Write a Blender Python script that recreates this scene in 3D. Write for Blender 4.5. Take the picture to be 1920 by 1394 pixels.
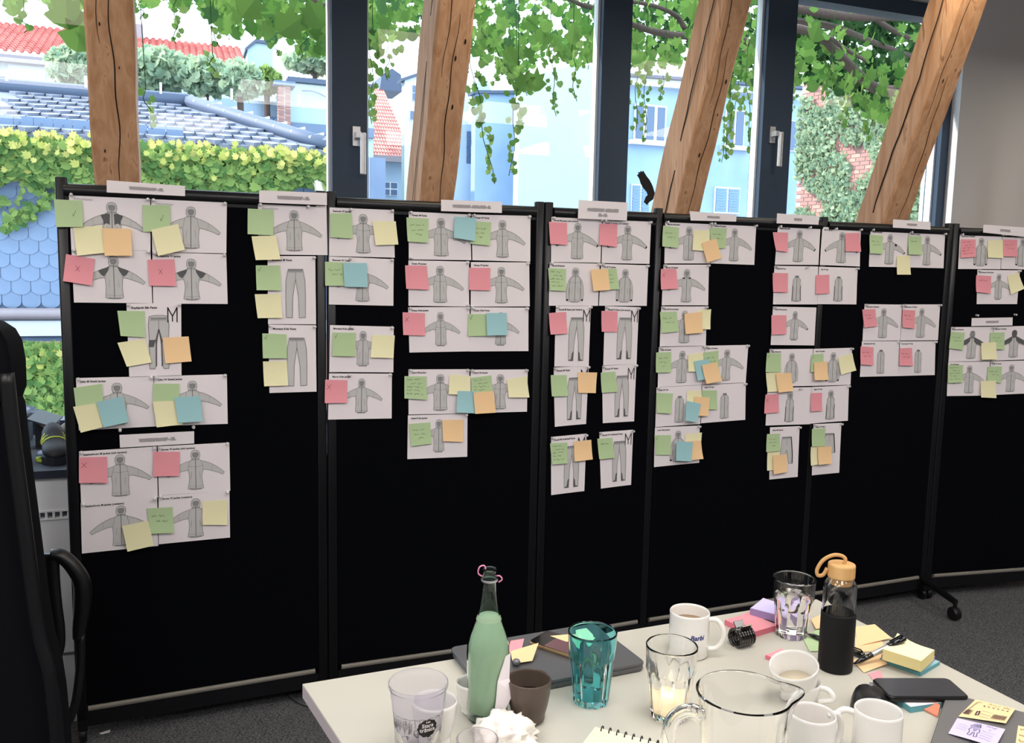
import bpy, math, random
from mathutils import Vector, Matrix, Euler
from math import sin, cos, pi, radians as R
random.seed(7)
for o in list(bpy.data.objects): bpy.data.objects.remove(o)
sc = bpy.context.scene
COL = sc.collection

# ------------------------------------------------------------------ camera
FPX, PITCH, ROLL, CAMH = 1641.57, R(6.8766), R(1.1961), 1.547
fw = Vector((0, cos(PITCH), -sin(PITCH))); r0 = Vector((1, 0, 0)); u0 = r0.cross(fw)
RIGHT = r0 * cos(ROLL) + u0 * sin(ROLL); UP = u0 * cos(ROLL) - r0 * sin(ROLL)
cam = bpy.data.cameras.new('camera'); camo = bpy.data.objects.new('camera', cam); COL.objects.link(camo)
m = Matrix((RIGHT, UP, -fw)).transposed().to_4x4(); m.translation = (0, 0, CAMH); camo.matrix_world = m
cam.sensor_width = 36.0; cam.lens = 36.0 * FPX / 1920.0; cam.clip_start = 0.05; cam.clip_end = 400
sc.camera = camo
sc.view_settings.view_transform = 'Standard'; sc.view_settings.look = 'None'
sc.view_settings.gamma = 1.0; sc.view_settings.use_curve_mapping = False
sc.view_settings.exposure = 0.6

# room frame: U runs along the window wall, V goes outdoors, origin at the foot of the bench
TH = R(21.0); AU = Vector((cos(TH), sin(TH), 0)); AV = Vector((-sin(TH), cos(TH), 0)); PW = Vector((-1.47, 2.774, 0))
def Wp(u, v, z): return PW + AU * u + AV * v + Vector((0, 0, z))
ROT_ROOM = Matrix((AU, AV, Vector((0, 0, 1)))).transposed()
def ray(x, y): return fw + RIGHT * ((x - 960) / FPX) - UP * ((y - 697) / FPX)
O = Vector((0, 0, CAMH))
def at(x, y, z):
    d = ray(x, y); return O + d * ((z - CAMH) / d.z)
def pv(x, y, v):
    d = ray(x, y); P = O + d * ((PW + AV * v - O).dot(AV) / d.dot(AV)); return (P - PW).dot(AU), P.z

# ------------------------------------------------------------------ world, sun, lamps
def lin(c):
    return tuple(((x / 255) / 12.92 if x / 255 <= .04045 else ((x / 255 + .055) / 1.055) ** 2.4) for x in c)
wd = bpy.data.worlds.new('world'); sc.world = wd; wd.use_nodes = True
bg = wd.node_tree.nodes['Background']; bg.inputs[0].default_value = (0.70, 0.86, 1.0, 1); bg.inputs[1].default_value = 3.4
sun = bpy.data.lights.new('sun', 'SUN'); sun.energy = 5.2; sun.angle = R(1.0); sun.color = (1, .93, .82)
suno = bpy.data.objects.new('sun', sun); COL.objects.link(suno)
sdir = (AU * -.74 + AV * .25 + Vector((0, 0, .67))).normalized()
suno.rotation_euler = sdir.to_track_quat('Z', 'Y').to_euler()
# ------------------------------------------------------------------ materials
MAT = {}
def mat(name, rgb, rough=.6, metal=0, spec=.5, trans=0, ior=1.45, coat=0, emit=None, noise=None, bump=None, sss=None, alpha=None):
    if name in MAT: return MAT[name]
    m = bpy.data.materials.new(name); m.use_nodes = True; nt = m.node_tree; b = nt.nodes['Principled BSDF']
    c = (*lin(rgb), 1); b.inputs['Base Color'].default_value = c; b.inputs['Roughness'].default_value = rough
    b.inputs['Metallic'].default_value = metal; b.inputs['Specular IOR Level'].default_value = spec
    b.inputs['Transmission Weight'].default_value = trans; b.inputs['IOR'].default_value = ior
    b.inputs['Coat Weight'].default_value = coat
    if alpha is not None: b.inputs['Alpha'].default_value = alpha
    if emit: b.inputs['Emission Color'].default_value = (*lin(emit[0]), 1); b.inputs['Emission Strength'].default_value = emit[1]
    tc = nt.nodes.new('ShaderNodeTexCoord')
    if noise:   # (scale, rgb2, stretch, detail)
        mp = nt.nodes.new('ShaderNodeMapping'); mp.inputs['Scale'].default_value = noise[2] if len(noise) > 2 else (1, 1, 1)
        n = nt.nodes.new('ShaderNodeTexNoise'); n.inputs['Scale'].default_value = noise[0]; n.inputs['Detail'].default_value = 5
        rp = nt.nodes.new('ShaderNodeValToRGB'); rp.color_ramp.elements[0].position = .35; rp.color_ramp.elements[1].position = .65
        rp.color_ramp.elements[0].color = c; rp.color_ramp.elements[1].color = (*lin(noise[1]), 1)
        nt.links.new(tc.outputs['Object'], mp.inputs[0]); nt.links.new(mp.outputs[0], n.inputs[0])
        nt.links.new(n.outputs[0], rp.inputs[0]); nt.links.new(rp.outputs[0], b.inputs['Base Color'])
    if bump:    # (scale, strength, distance)
        n = nt.nodes.new('ShaderNodeTexNoise'); n.inputs['Scale'].default_value = bump[0]; n.inputs['Detail'].default_value = 4
        bp = nt.nodes.new('ShaderNodeBump'); bp.inputs['Strength'].default_value = bump[1]; bp.inputs['Distance'].default_value = bump[2]
        nt.links.new(tc.outputs['Object'], n.inputs[0]); nt.links.new(n.outputs[0], bp.inputs['Height']); nt.links.new(bp.outputs[0], b.inputs['Normal'])
    MAT[name] = m; return m
def mat_leaf(name, a, b2):
    m = bpy.data.materials.new(name); m.use_nodes = True; nt = m.node_tree; nt.nodes.clear()
    out = nt.nodes.new('ShaderNodeOutputMaterial'); mx = nt.nodes.new('ShaderNodeMixShader'); mx.inputs[0].default_value = .45
    d = nt.nodes.new('ShaderNodeBsdfDiffuse'); t = nt.nodes.new('ShaderNodeBsdfTranslucent')
    g = nt.nodes.new('ShaderNodeNewGeometry'); rp = nt.nodes.new('ShaderNodeValToRGB')
    rp.color_ramp.elements[0].color = (*lin(a), 1); rp.color_ramp.elements[1].color = (*lin(b2), 1)
    nt.links.new(g.outputs['Random Per Island'], rp.inputs[0])
    for s in (d, t): nt.links.new(rp.outputs[0], s.inputs[0])
    nt.links.new(d.outputs[0], mx.inputs[1]); nt.links.new(t.outputs[0], mx.inputs[2]); nt.links.new(mx.outputs[0], out.inputs[0])
    MAT[name] = m; return m
def mat_pane(name, tint=(1, 1, 1), refl=.018, rough=0.0):
    m = bpy.data.materials.new(name); m.use_nodes = True; nt = m.node_tree; nt.nodes.clear()
    out = nt.nodes.new('ShaderNodeOutputMaterial'); mx = nt.nodes.new('ShaderNodeMixShader')
    t = nt.nodes.new('ShaderNodeBsdfTransparent'); g = nt.nodes.new('ShaderNodeBsdfGlossy'); g.inputs['Roughness'].default_value = rough
    t.inputs[0].default_value = (*tint, 1); fr = nt.nodes.new('ShaderNodeLayerWeight'); fr.inputs[0].default_value = .15
    mth = nt.nodes.new('ShaderNodeMath'); mth.operation = 'MULTIPLY_ADD'; mth.inputs[1].default_value = .3; mth.inputs[2].default_value = refl
    nt.links.new(fr.outputs['Fresnel'], mth.inputs[0]); nt.links.new(mth.outputs[0], mx.inputs[0])
    nt.links.new(t.outputs[0], mx.inputs[1]); nt.links.new(g.outputs[0], mx.inputs[2]); nt.links.new(mx.outputs[0], out.inputs[0])
    MAT[name] = m; return m
def mat_wood(name, c1, c2, cd, scale=1.0, rough=.55):
    m = bpy.data.materials.new(name); m.use_nodes = True; nt = m.node_tree; b = nt.nodes['Principled BSDF']; b.inputs['Roughness'].default_value = rough
    b.inputs['Specular IOR Level'].default_value = .3
    tc = nt.nodes.new('ShaderNodeTexCoord'); mp = nt.nodes.new('ShaderNodeMapping'); mp.inputs['Scale'].default_value = (9 * scale, 9 * scale, .7 * scale)
    n = nt.nodes.new('ShaderNodeTexNoise'); n.inputs['Scale'].default_value = 3; n.inputs['Detail'].default_value = 8; n.inputs['Distortion'].default_value = 1.2
    rp = nt.nodes.new('ShaderNodeValToRGB'); e = rp.color_ramp.elements; e[0].position = .3; e[0].color = (*lin(c1), 1); e[1].position = .62; e[1].color = (*lin(c2), 1)
    x = e.new(.72); x.color = (*lin(cd), 1); y = e.new(.8); y.color = (*lin(c2), 1)
    nt.links.new(tc.outputs['Object'], mp.inputs[0]); nt.links.new(mp.outputs[0], n.inputs[0]); nt.links.new(n.outputs[0], rp.inputs[0]); nt.links.new(rp.outputs[0], b.inputs['Base Color'])
    bp = nt.nodes.new('ShaderNodeBump'); bp.inputs['Strength'].default_value = .35; bp.inputs['Distance'].default_value = .004
    nt.links.new(n.outputs[0], bp.inputs['Height']); nt.links.new(bp.outputs[0], b.inputs['Normal'])
    MAT[name] = m; return m
mat('paper', (236, 229, 232), .75, spec=.2); mat('print_light', (198, 197, 196), .8, spec=.1); mat('print_mid', (146, 146, 148), .8, spec=.1)
mat('print_dark', (98, 98, 100), .8, spec=.1); mat('ink', (28, 28, 32), .7, spec=.1); mat('line', (104, 104, 106), .8, spec=.1); mat('blur', (205, 200, 203), .8, spec=.1)
mat('note_green', (182, 207, 160), .75, spec=.15); mat('note_yellow', (240, 235, 192), .75, spec=.15); mat('note_orange', (246, 208, 160), .75, spec=.15)
mat('note_pink', (234, 156, 166), .75, spec=.15); mat('note_blue', (160, 204, 210), .75, spec=.15); mat('note_purple', (196, 184, 232), .75, spec=.15)
mat('pencil', (84, 96, 70), .7, spec=.1); mat('ink_red', (128, 52, 62), .7, spec=.1)
mat('pin', (235, 235, 238), .15, coat=.5, trans=.35)
mat('felt', (4, 5, 9), .95, spec=.08, bump=(900, .3, .0005)); mat('frame_black', (12, 13, 17), .35, spec=.5); mat('rail_highlight_grey', (120, 116, 108), .5)
mat('anthracite', (54, 72, 94), .5, spec=.4); mat('alu', (205, 208, 212), .35, metal=.8); mat('spacer', (225, 232, 238), .4)
mat('wall_grey', (218, 219, 222), .85, spec=.1, bump=(60, .1, .002)); mat('grille_back', (126, 132, 142), .7); mat('room_wall', (160, 160, 162), .9, spec=.1); mat('white_wall', (225, 226, 228), .8, spec=.15); mat('bench_white', (215, 218, 222), .5)
mat('sill_dark', (28, 36, 52), .75); mat('carpet', (44, 45, 48), 1, spec=0, noise=(140, (112, 113, 116), (1, 2.4, 1)), bump=(190, .8, .004))
mat('table_white', (192, 189, 177), .32, spec=.45); mat('table_edge', (196, 186, 190), .5); mat('metal_grey', (120, 122, 126), .4, metal=.7)
mat('black_plastic', (14, 15, 18), .38); mat('black_gloss', (8, 9, 12), .12, coat=.4); mat('black_mesh', (10, 11, 16), .9, spec=.15, bump=(500, .5, .001))
mat('ceramic', (232, 230, 226), .18, coat=.3); mat('ceramic_brown', (86, 74, 66), .35); mat('coffee_in', (205, 194, 170), .3); mat('coffee', (176, 146, 112), .2)
mat('brown_in', (48, 24, 20), .3)
mat('glass', (255, 255, 255), .0, trans=1, ior=1.45); mat('glass_teal', (150, 234, 240), .0, trans=1, ior=1.45); mat('water', (255, 255, 255), 0, trans=1, ior=1.33)
mat('glass_green', (232, 246, 240), .0, trans=1, ior=1.4); mat('lemonade', (222, 240, 208), .5, trans=.12, ior=1.34)
mat('frosted', (244, 242, 248), .22, trans=.9, ior=1.12); mat('wax', (255, 238, 205), .4, emit=((255, 225, 170), .35)); mat('flame', (255, 240, 200), .4, emit=((255, 236, 190), 6))
mat('pink_clip', (240, 150, 190), .3); mat('bamboo', (222, 178, 120), .5, noise=(30, (200, 150, 92), (1, 1, .15))); mat('cord', (206, 160, 104), .8)
mat('laptop', (128, 128, 130), .42, metal=.55); mat('laptop2', (96, 96, 98), .42, metal=.45); mat('napkin', (242, 236, 228), .9); mat('yellow_juice', (240, 222, 130), .3)
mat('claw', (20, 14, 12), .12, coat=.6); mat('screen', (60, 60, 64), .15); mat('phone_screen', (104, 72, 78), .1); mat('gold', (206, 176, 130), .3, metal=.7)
mat('orange_film', (250, 160, 130), .25, trans=.3); mat('tissue_ink', (40, 40, 48), .6); mat('navy', (40, 48, 120), .4)
mat('pad_yellow', (226, 212, 150), .8); mat('pad_purple', (150, 132, 178), .8); mat('pad_teal', (96, 158, 168), .8); mat('pad_pink', (226, 122, 140), .8)
mat('shoe_black', (22, 26, 36), .6); mat('shoe_lime', (176, 196, 62), .6); mat('hat', (120, 140, 170), .95, noise=(40, (50, 56, 70), (1, 1, 4))); mat('cardboard_dark', (40, 52, 64), .6)
mat('slate', (104, 112, 132), .5, noise=(3, (126, 134, 152))); mat('slate_facade', (98, 118, 148), .6, noise=(2, (108, 128, 156))); mat('slate_ridge', (74, 88, 112), .6)
mat('clay', (190, 104, 98), .8, noise=(1.5, (208, 134, 124))); mat('clay_pale', (200, 128, 122), .8, noise=(2, (214, 156, 146))); mat('plaster_white', (214, 220, 222), .9, noise=(.5, (200, 210, 214)))
mat('plaster_bright', (176, 198, 198), .9, noise=(.35, (166, 192, 196))); mat('plaster_blue', (138, 166, 204), .9, noise=(.6, (158, 184, 216))); mat('plaster_pale', (176, 196, 216), .9, noise=(.6, (160, 182, 208)))
mat('glass_dark', (88, 108, 138), .15); mat('shutter', (110, 146, 196), .6); mat('frame_white', (226, 232, 238), .5); mat('gutter_m', (150, 140, 146), .5); mat('trim_pale', (206, 212, 218), .6)
mat('brick_m', (172, 124, 116), .9); mat('brick_b', (206, 146, 132), .9); mat('mortar', (190, 180, 178), .9); mat('blind', (214, 200, 178), .8); mat('pipe_beige', (214, 204, 190), .5)
mat('branch', (72, 58, 52), .9, bump=(40, .6, .01)); mat('ground', (130, 132, 130), .95)
mat_leaf('leaf', (82, 128, 60), (132, 170, 88)); mat_leaf('leaf_dark', (52, 88, 56), (84, 122, 72)); mat_leaf('ivy', (84, 124, 72), (158, 182, 104)); mat_leaf('ivy_far', (146, 174, 148), (194, 210, 172)); mat_leaf('leaf_sun_tint', (176, 182, 96), (214, 206, 130))  # the gold leaf tone is sunlight put into the colour
mat_pane('pane'); mat_wood('wood', (178, 130, 92), (208, 164, 128), (138, 92, 60)); mat('wood_dark', (30, 18, 12), .9); mat('decal_black', (8, 8, 10), .6)
mat('cream_lamp', (250, 240, 215), .6, emit=((255, 249, 245), 6.9)); mat('cream_lamp_dim', (250, 240, 215), .6, emit=((255, 238, 210), 3.8))

def dim(names, f):
    for n in names:
        nt = MAT[n].node_tree
        for nd in nt.nodes:
            if nd.type == 'VALTORGB':
                for e in nd.color_ramp.elements: e.color = (e.color[0] * f, e.color[1] * f, e.color[2] * f, 1)
            if nd.type == 'BSDF_PRINCIPLED': c = nd.inputs['Base Color'].default_value; nd.inputs['Base Color'].default_value = (c[0] * f, c[1] * f, c[2] * f, 1)
dim(('slate', 'slate_facade', 'slate_ridge', 'clay', 'clay_pale', 'plaster_white', 'plaster_bright', 'plaster_blue', 'plaster_pale', 'glass_dark', 'shutter', 'frame_white', 'gutter_m', 'trim_pale', 'brick_m', 'brick_b', 'mortar', 'blind', 'pipe_beige', 'ground', 'ivy', 'ivy_far', 'leaf_sun_tint'), .76)
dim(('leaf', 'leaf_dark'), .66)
# ------------------------------------------------------------------ mesh helpers
def mk(name, V, F, m, root=None, smooth=False, mi=None, origin=None):
    me = bpy.data.meshes.new(name)
    V = [Vector(v) for v in V]
    if root is not None: org = root['_o']; org = Vector(org)
    elif origin is not None: org = Vector(origin)
    else:
        lo = Vector((min(v.x for v in V), min(v.y for v in V), min(v.z for v in V))); hi = Vector((max(v.x for v in V), max(v.y for v in V), max(v.z for v in V)))
        org = (lo + hi) / 2; org.z = lo.z
    me.from_pydata([v - org for v in V], [], F)
    for k in (m if isinstance(m, (list, tuple)) else [m]): me.materials.append(MAT[k])
    if mi: me.polygons.foreach_set('material_index', mi)
    if smooth: me.polygons.foreach_set('use_smooth', [True] * len(me.polygons))
    o = bpy.data.objects.new(name, me); COL.objects.link(o)
    if root is not None: o.parent = root; o['_o'] = tuple(org)
    else: o.location = org; o['_o'] = tuple(org)
    return o
def sub(parent):  # a parent at part level: children must be placed in the part's own frame
    return parent
def empty(name, loc, label=None, cat=None, group=None):
    o = bpy.data.objects.new(name, None); COL.objects.link(o); o.location = loc; o['_o'] = tuple(loc); o.empty_display_size = .05
    return tag(o, label, cat, group)
def tag(o, label=None, cat=None, group=None, kind=None):
    if label: o['label'] = label
    if cat: o['category'] = cat
    if group: o['group'] = group
    if kind: o['kind'] = kind
    return o
def struct(o): o['kind'] = 'structure'; return o
class MB:
    def __init__(s): s.V = []; s.F = []; s.M = []
    def add(s, V, F, k=0):
        b = len(s.V); s.V += [Vector(v) for v in V]; s.F += [tuple(i + b for i in f) for f in F]; s.M += [k] * len(F); return s
    def box(s, c, h, rot=None, k=0):
        c = Vector(c); V = []
        for z in (-1, 1):
            for x, y in ((-1, -1), (1, -1), (1, 1), (-1, 1)):
                p = Vector((x * h[0], y * h[1], z * h[2])); V.append(c + (rot @ p if rot else p))
        return s.add(V, [(3, 2, 1, 0), (4, 5, 6, 7), (0, 1, 5, 4), (1, 2, 6, 5), (2, 3, 7, 6), (3, 0, 4, 7)], k)
    def rbox(s, c, h, r, rot=None, k=0, n=4):     # rounded in plan, flat top and bottom with a small edge
        c = Vector(c); ring = []
        for sx, sy, a0 in ((1, 1, 0), (-1, 1, 90), (-1, -1, 180), (1, -1, 270)):
            for i in range(n + 1):
                a = R(a0 + 90 * i / n); ring.append(((h[0] - r) * sx + r * cos(a), (h[1] - r) * sy + r * sin(a)))
        N = len(ring); e = min(h[2] * .5, r * .3); V = []; 
        for z, q in ((-h[2], -e), (-h[2] + e, 0), (h[2] - e, 0), (h[2], -e)):
            for x, y in ring:
                l = math.hypot(x, y); p = Vector((x * (1 + q / l), y * (1 + q / l), z)); V.append(c + (rot @ p if rot else p))
        F = [tuple(reversed(range(N))), tuple(range(3 * N, 4 * N))]
        for j in range(3):
            for i in range(N): F.append((j * N + i, j * N + (i + 1) % N, (j + 1) * N + (i + 1) % N, (j + 1) * N + i))
        return s.add(V, F, k)
    def lathe(s, c, prof, n=40, rot=None, k=0, mod=None, cap=True):
        c = Vector(c); V = []
        for r, z in prof:
            for i in range(n):
                a = 2 * pi * i / n; rr = r * (mod(a, z) if mod else 1); p = Vector((rr * cos(a), rr * sin(a), z)); V.append(c + (rot @ p if rot else p))
        F = []
        for j in range(len(prof) - 1):
            for i in range(n): F.append((j * n + i, j * n + (i + 1) % n, (j + 1) * n + (i + 1) % n, (j + 1) * n + i))
        if cap: F.append(tuple(reversed(range(n)))); L = (len(prof) - 1) * n; F.append(tuple(range(L, L + n)))
        return s.add(V, F, k)
    def tube(s, pts, r, n=8, k=0, cap=True, flat=1.0):
        pts = [Vector(p) for p in pts]; rr = r if isinstance(r, (list, tuple)) else [r] * len(pts)
        V = []; up = None
        for i, p in enumerate(pts):
            t = (pts[min(i + 1, len(pts) - 1)] - pts[max(i - 1, 0)]).normalized()
            if up is None: up = Vector((0, 0, 1)) if abs(t.z) < .9 else Vector((1, 0, 0))
            b = t.cross(up).normalized(); up = b.cross(t).normalized()
            for j in range(n):
                a = 2 * pi * j / n; V.append(p + b * (cos(a) * rr[i]) + up * (sin(a) * rr[i] * flat))
        F = []
        for i in range(len(pts) - 1):
            for j in range(n): F.append((i * n + j, i * n + (j + 1) % n, (i + 1) * n + (j + 1) % n, (i + 1) * n + j))
        if cap: F.append(tuple(reversed(range(n)))); L = (len(pts) - 1) * n; F.append(tuple(range(L, L + n)))
        return s.add(V, F, k)
    def build(s, name, m, root=None, smooth=False, origin=None):
        return mk(name, s.V, s.F, m, root, smooth, s.M if isinstance(m, (list, tuple)) else None, origin)
def bez(pts, n=8):   # Catmull-Rom through points
    P = [Vector(p) for p in pts]; P = [P[0] * 2 - P[1]] + P + [P[-1] * 2 - P[-2]]; out = []
    for i in range(1, len(P) - 2):
        for k in range(n):
            t = k / n; a, b, c, d = P[i - 1:i + 3]
            out.append(.5 * ((2 * b) + (c - a) * t + (2 * a - 5 * b + 4 * c - d) * t * t + (3 * b - a - 3 * c + d) * t ** 3))
    out.append(P[-2]); return out
def autosmooth(o, deg=40):
    me = o.data
    me.polygons.foreach_set('use_smooth', [True] * len(me.polygons))
    try: me.set_sharp_from_angle(angle=R(deg))
    except Exception: pass
    return o
_txt = {}
def text_mesh(s, bold=.0, shear=0):
    key = (s, bold, shear)
    if key in _txt: return _txt[key]
    cu = bpy.data.curves.new('t', 'FONT'); cu.body = s; cu.offset = bold; cu.shear = shear; cu.resolution_u = 2
    o = bpy.data.objects.new('t', cu); COL.objects.link(o); dg = bpy.context.evaluated_depsgraph_get(); me = bpy.data.meshes.new_from_object(o.evaluated_get(dg))
    V = [(v.co.x, v.co.y) for v in me.vertices]; F = [tuple(p.vertices) for p in me.polygons]
    bpy.data.objects.remove(o); bpy.data.curves.remove(cu); bpy.data.meshes.remove(me)
    w = max([v[0] for v in V] + [.01]); _txt[key] = (V, F, w); return _txt[key]

# ------------------------------------------------------------------ room shell
def rb(mb, u0, u1, v0, v1, z0, z1, k=0):
    return mb.box(Wp((u0 + u1) / 2, (v0 + v1) / 2, (z0 + z1) / 2), ((u1 - u0) / 2, (v1 - v0) / 2, (z1 - z0) / 2), ROT_ROOM, k)
UL, UR, VB, ZC, VG, VW = -3.2, 7.2, -6.2, 3.25, .70, .60
UW0, UW1, ZS, ZT = -1.9, 4.40, .86, 2.985         # window opening
struct(rb(MB(), UL, UR, VB, 1.0, -.08, 0).build('floor', 'carpet'))
struct(rb(MB(), UL, UR, VB, VW + .25, ZC, ZC + .1).build('ceiling', 'white_wall'))
struct(rb(MB(), UL - .1, UL, VB, VW + .25, 0, ZC).build('wall_left', 'room_wall'))
struct(rb(MB(), UR, UR + .1, VB, VW + .25, 0, ZC).build('wall_right', 'room_wall'))
struct(rb(MB(), UL, UR, VB - .1, VB, 0, ZC).build('wall_back', 'room_wall'))
w = MB(); rb(w, UW1, UR, VW, VW + .25, 0, ZC); rb(w, UL, UW0, VW, VW + .25, 0, ZC); rb(w, UW0, UW1, VW, VW + .25, ZT, ZC); rb(w, UW0, UW1, VW, VW + .25, 0, ZS)
struct(w.build('wall_window_side', 'wall_grey'))
tag(rb(MB(), UL, UW1 + .02, -.015, .68, .838, .862).build('window_ledge', 'sill_dark'), 'long dark window ledge behind the pinboards, bags and shoes lying on it', 'ledge')
UBN = .30
bench = empty('radiator_box', Wp(.4, .25, 0), 'white radiator cover box below the dark window ledge, left of the pinboards', 'radiator cover')
rb(MB(), UL, UBN, 0, .02, .055, .70).build('front_panel', 'bench_white', bench)
rb(MB(), UL, UBN, .0, .02, .725, .838).build('front_panel', 'bench_white', bench)
rb(MB(), UL, UBN, .02, .04, .695, .73).build('grille_backing', 'grille_back', bench)
g = MB(); rb(g, UL, UBN, -.004, .02, .696, .702); rb(g, UL, UBN, -.004, .02, .722, .728); g.build('grille_frame', 'bench_white', bench)
for i in range(26):
    rb(MB(), -.36 + i * .0215, -.353 + i * .0215, -.002, .02, .702, .722).build('grille_slat', 'bench_white', bench)
rb(MB(), UL, UBN, -.006, 0, .235, .24).build('panel_joint', 'metal_grey', bench)
bb = rb(MB(), UL, UBN, -.012, .0, 0, .055).build('baseboard_window', 'white_wall'); struct(bb)
rb(MB(), UBN - .02, UBN, .02, VW, .0, .838).build('end_panel', 'bench_white', bench)
struct(rb(MB(), UBN, UR, VW - .012, VW, 0, .07).build('baseboard_right', 'white_wall'))

# window frames: anthracite, fixed light + sashes
def win(name, u0, u1, fl, fr, handle=None):
    wn = empty(name, Wp((u0 + u1) / 2, VG, ZS)); wn['kind'] = 'structure'
    f = MB(); z0, z1 = ZS + .002, ZT - .005
    rb(f, u0, u0 + fl, VG - .045, VG + .05, z0, z1); rb(f, u1 - fr, u1, VG - .045, VG + .05, z0, z1)
    rb(f, u0 + fl, u1 - fr, VG - .045, VG + .05, z1 - .07, z1); rb(f, u0 + fl, u1 - fr, VG - .045, VG + .05, z0, z0 + .05)
    f.build('window_frame', 'anthracite', wn)
    s = MB(); t = .012
    for (a, b) in ((u0 + fl, u0 + fl + t), (u1 - fr - t, u1 - fr)): rb(s, a, b, VG - .012, VG + .03, z0 + .05, z1 - .07)
    s.build('glazing_spacer', 'spacer', wn)
    rb(MB(), u0 + fl + t * .5, u1 - fr - t * .5, VG + .006, VG + .010, z0 + .05, z1 - .07).build('window_pane', 'pane', wn)
    if handle:
        hu, hz = handle; h = MB(); rb(h, hu - .016, hu + .016, VG - .058, VG - .045, hz - .01, hz + .07); rb(h, hu - .008, hu + .012, VG - .095, VG - .058, hz + .02, hz + .045)
        hp = h.build('handle_rose', 'alu', wn)
        h = MB(); h.rbox(Wp(hu + .02, VG - .095, hz - .045), (.0125, .011, .085), .009, ROT_ROOM); autosmooth(h.build('window_handle', 'alu', hp))
    return wn
win('window_1', UW0, 1.075, .06, .075)
win('window_2', 1.075, 2.315, .072, .075, (1.10, 2.045))
win('window_3', 2.315, 3.245, .075, .10)
win('window_4', 3.245, UW1 - .02, .075, .055, (3.20, 2.20))
# reveal to the right of the window and lintel soffit
struct(rb(MB(), UW1 - .02, UW1, VW - .001, VG + .06, ZS, ZT).build('trim_1', 'bench_white'))
struct(rb(MB(), UW0, UW1, VW - .001, VG + .06, ZT, ZT + .01).build('trim_2', 'bench_white'))

# leaning timber posts
LEAN = math.tan(R(20.6))
def beam(ul, wdt, dep, label, seed, lshift=0.0):
    rnd = random.Random(seed); zb, zt = .865, ZC - .002
    vf = lambda z: .1 - (z - 1.79) * LEAN
    t = empty('timber_post', Wp(ul + wdt / 2, vf(zb) + .1, zb), label, 'timber post', 'leaning timber posts in front of the windows')
    N = 26; rows = []; zs = [zb + (zt - zb) * i / N for i in range(N + 1)]
    ph = [rnd.uniform(0, 6) for _ in range(8)]
    b = MB(); V = []; 
    for z in zs:
        w1 = .0035 * sin(z * 5 + ph[0]) + .002 * sin(z * 13 + ph[1]); w2 = .003 * sin(z * 4 + ph[2]) + .002 * sin(z * 17 + ph[3]); c = .008 + .003 * sin(z * 7 + ph[4])
        u0, u1, v0, v1 = ul + w1, ul + wdt + w2, vf(z), vf(z) + dep
        for u, v in ((u0 + c, v0), (u1 - c, v0), (u1, v0 + c), (u1, v1 - c), (u1 - c, v1), (u0 + c, v1), (u0, v1 - c), (u0, v0 + c)): V.append(Wp(u, v, z))
    F = [tuple(reversed(range(8))), tuple(range(N * 8, N * 8 + 8))]
    for i in range(N):
        for j in range(8): F.append((i * 8 + j, i * 8 + (j + 1) % 8, (i + 1) * 8 + (j + 1) % 8, (i + 1) * 8 + j))
    b.add(V, F); b.build('timber', 'wood', t)
    # drying crack on the left face and on the front face
    def crack(face, pos, z0, z1, wmax):
        c = MB(); P = []; n = 24
        for i in range(n + 1):
            z = z0 + (z1 - z0) * i / n; q = pos + .006 * sin(z * 9 + ph[5]) + .003 * sin(z * 31 + ph[6]); ww = wmax * sin(pi * (i + .4) / (n + .8)) + .0006
            for s in (-1, 1):
                if face == 'L': P.append(Wp(ul - .0042, vf(z) + q + s * ww, z))
                else: P.append(Wp(ul + q + s * ww, vf(z) - .0012, z))
        c.add(P, [(2 * i, 2 * i + 1, 2 * i + 3, 2 * i + 2) for i in range(n)]); c.build('drying_crack', 'wood_dark', t)
    crack('F', wdt * .55, 1.75, 2.4, .0014); crack('F', wdt * .3, 2.2, 2.9, .001)
    if lshift: crack('L', .085, 1.2, 3.0, .0042)
    for k in range(4):   # knots and bolt holes
        z = rnd.uniform(1.82, 2.55); face = 'F' if k < 4 or not lshift else 'L'; q = rnd.uniform(.25, .8) * (wdt if face == 'F' else dep); rr = rnd.choice((.003, .004, .006))
        P = []
        for i in range(10):
            a = 2 * pi * i / 10; du, dz = rr * .6 * cos(a), rr * 1.5 * sin(a)
            P.append(Wp(ul + q + du, vf(z + dz) - .0045, z + dz) if face == 'F' else Wp(ul - .0065, vf(z + dz) + q + du, z + dz))
        MB().add(P, [tuple(range(10))]).build('knot', 'wood_dark', t)
    return t
beam(.137, .135, .21, 'upright brown timber post behind the leftmost pinboard, left of the first window handle', 1)
beam(1.231, .131, .225, 'cracked timber post between the first window handle and the wide window mullion', 2, 1)
beam(2.330, .118, .215, 'timber post with a long wavy crack, left of the second window handle', 3, 1)
beam(3.437, .148, .19, 'timber post standing right of the second window handle, before the grey wall', 4, 1)
beam(4.56, .14, .19, 'timber post barely seen at the right edge of the photo, before the grey wall', 5, 1)

# bird decal on the third window
P = []
u0_, z0_ = pv(1222, 362, VG)
bird = [(-.01, -.045), (.012, -.03), (.02, .0), (.006, .035), (-.012, .062), (-.03, .08), (-.05, .105), (-.056, .098), (-.064, .104), (-.066, .095), (-.078, .097), (-.074, .086), (-.084, .082), (-.07, .065), (-.06, .04), (-.045, .02), (-.028, .005), (-.02, -.01), (-.03, -.02), (-.04, -.045), (-.02, -.06)]
MBd = MB().add([Wp(u0_ + x, VG + .004, z0_ + z) for x, z in bird], [tuple(range(len(bird)))])
tag(MBd.build('bird_decal', 'decal_black'), 'black bird silhouette sticker on the window pane beside the third timber post', 'window sticker')

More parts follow.
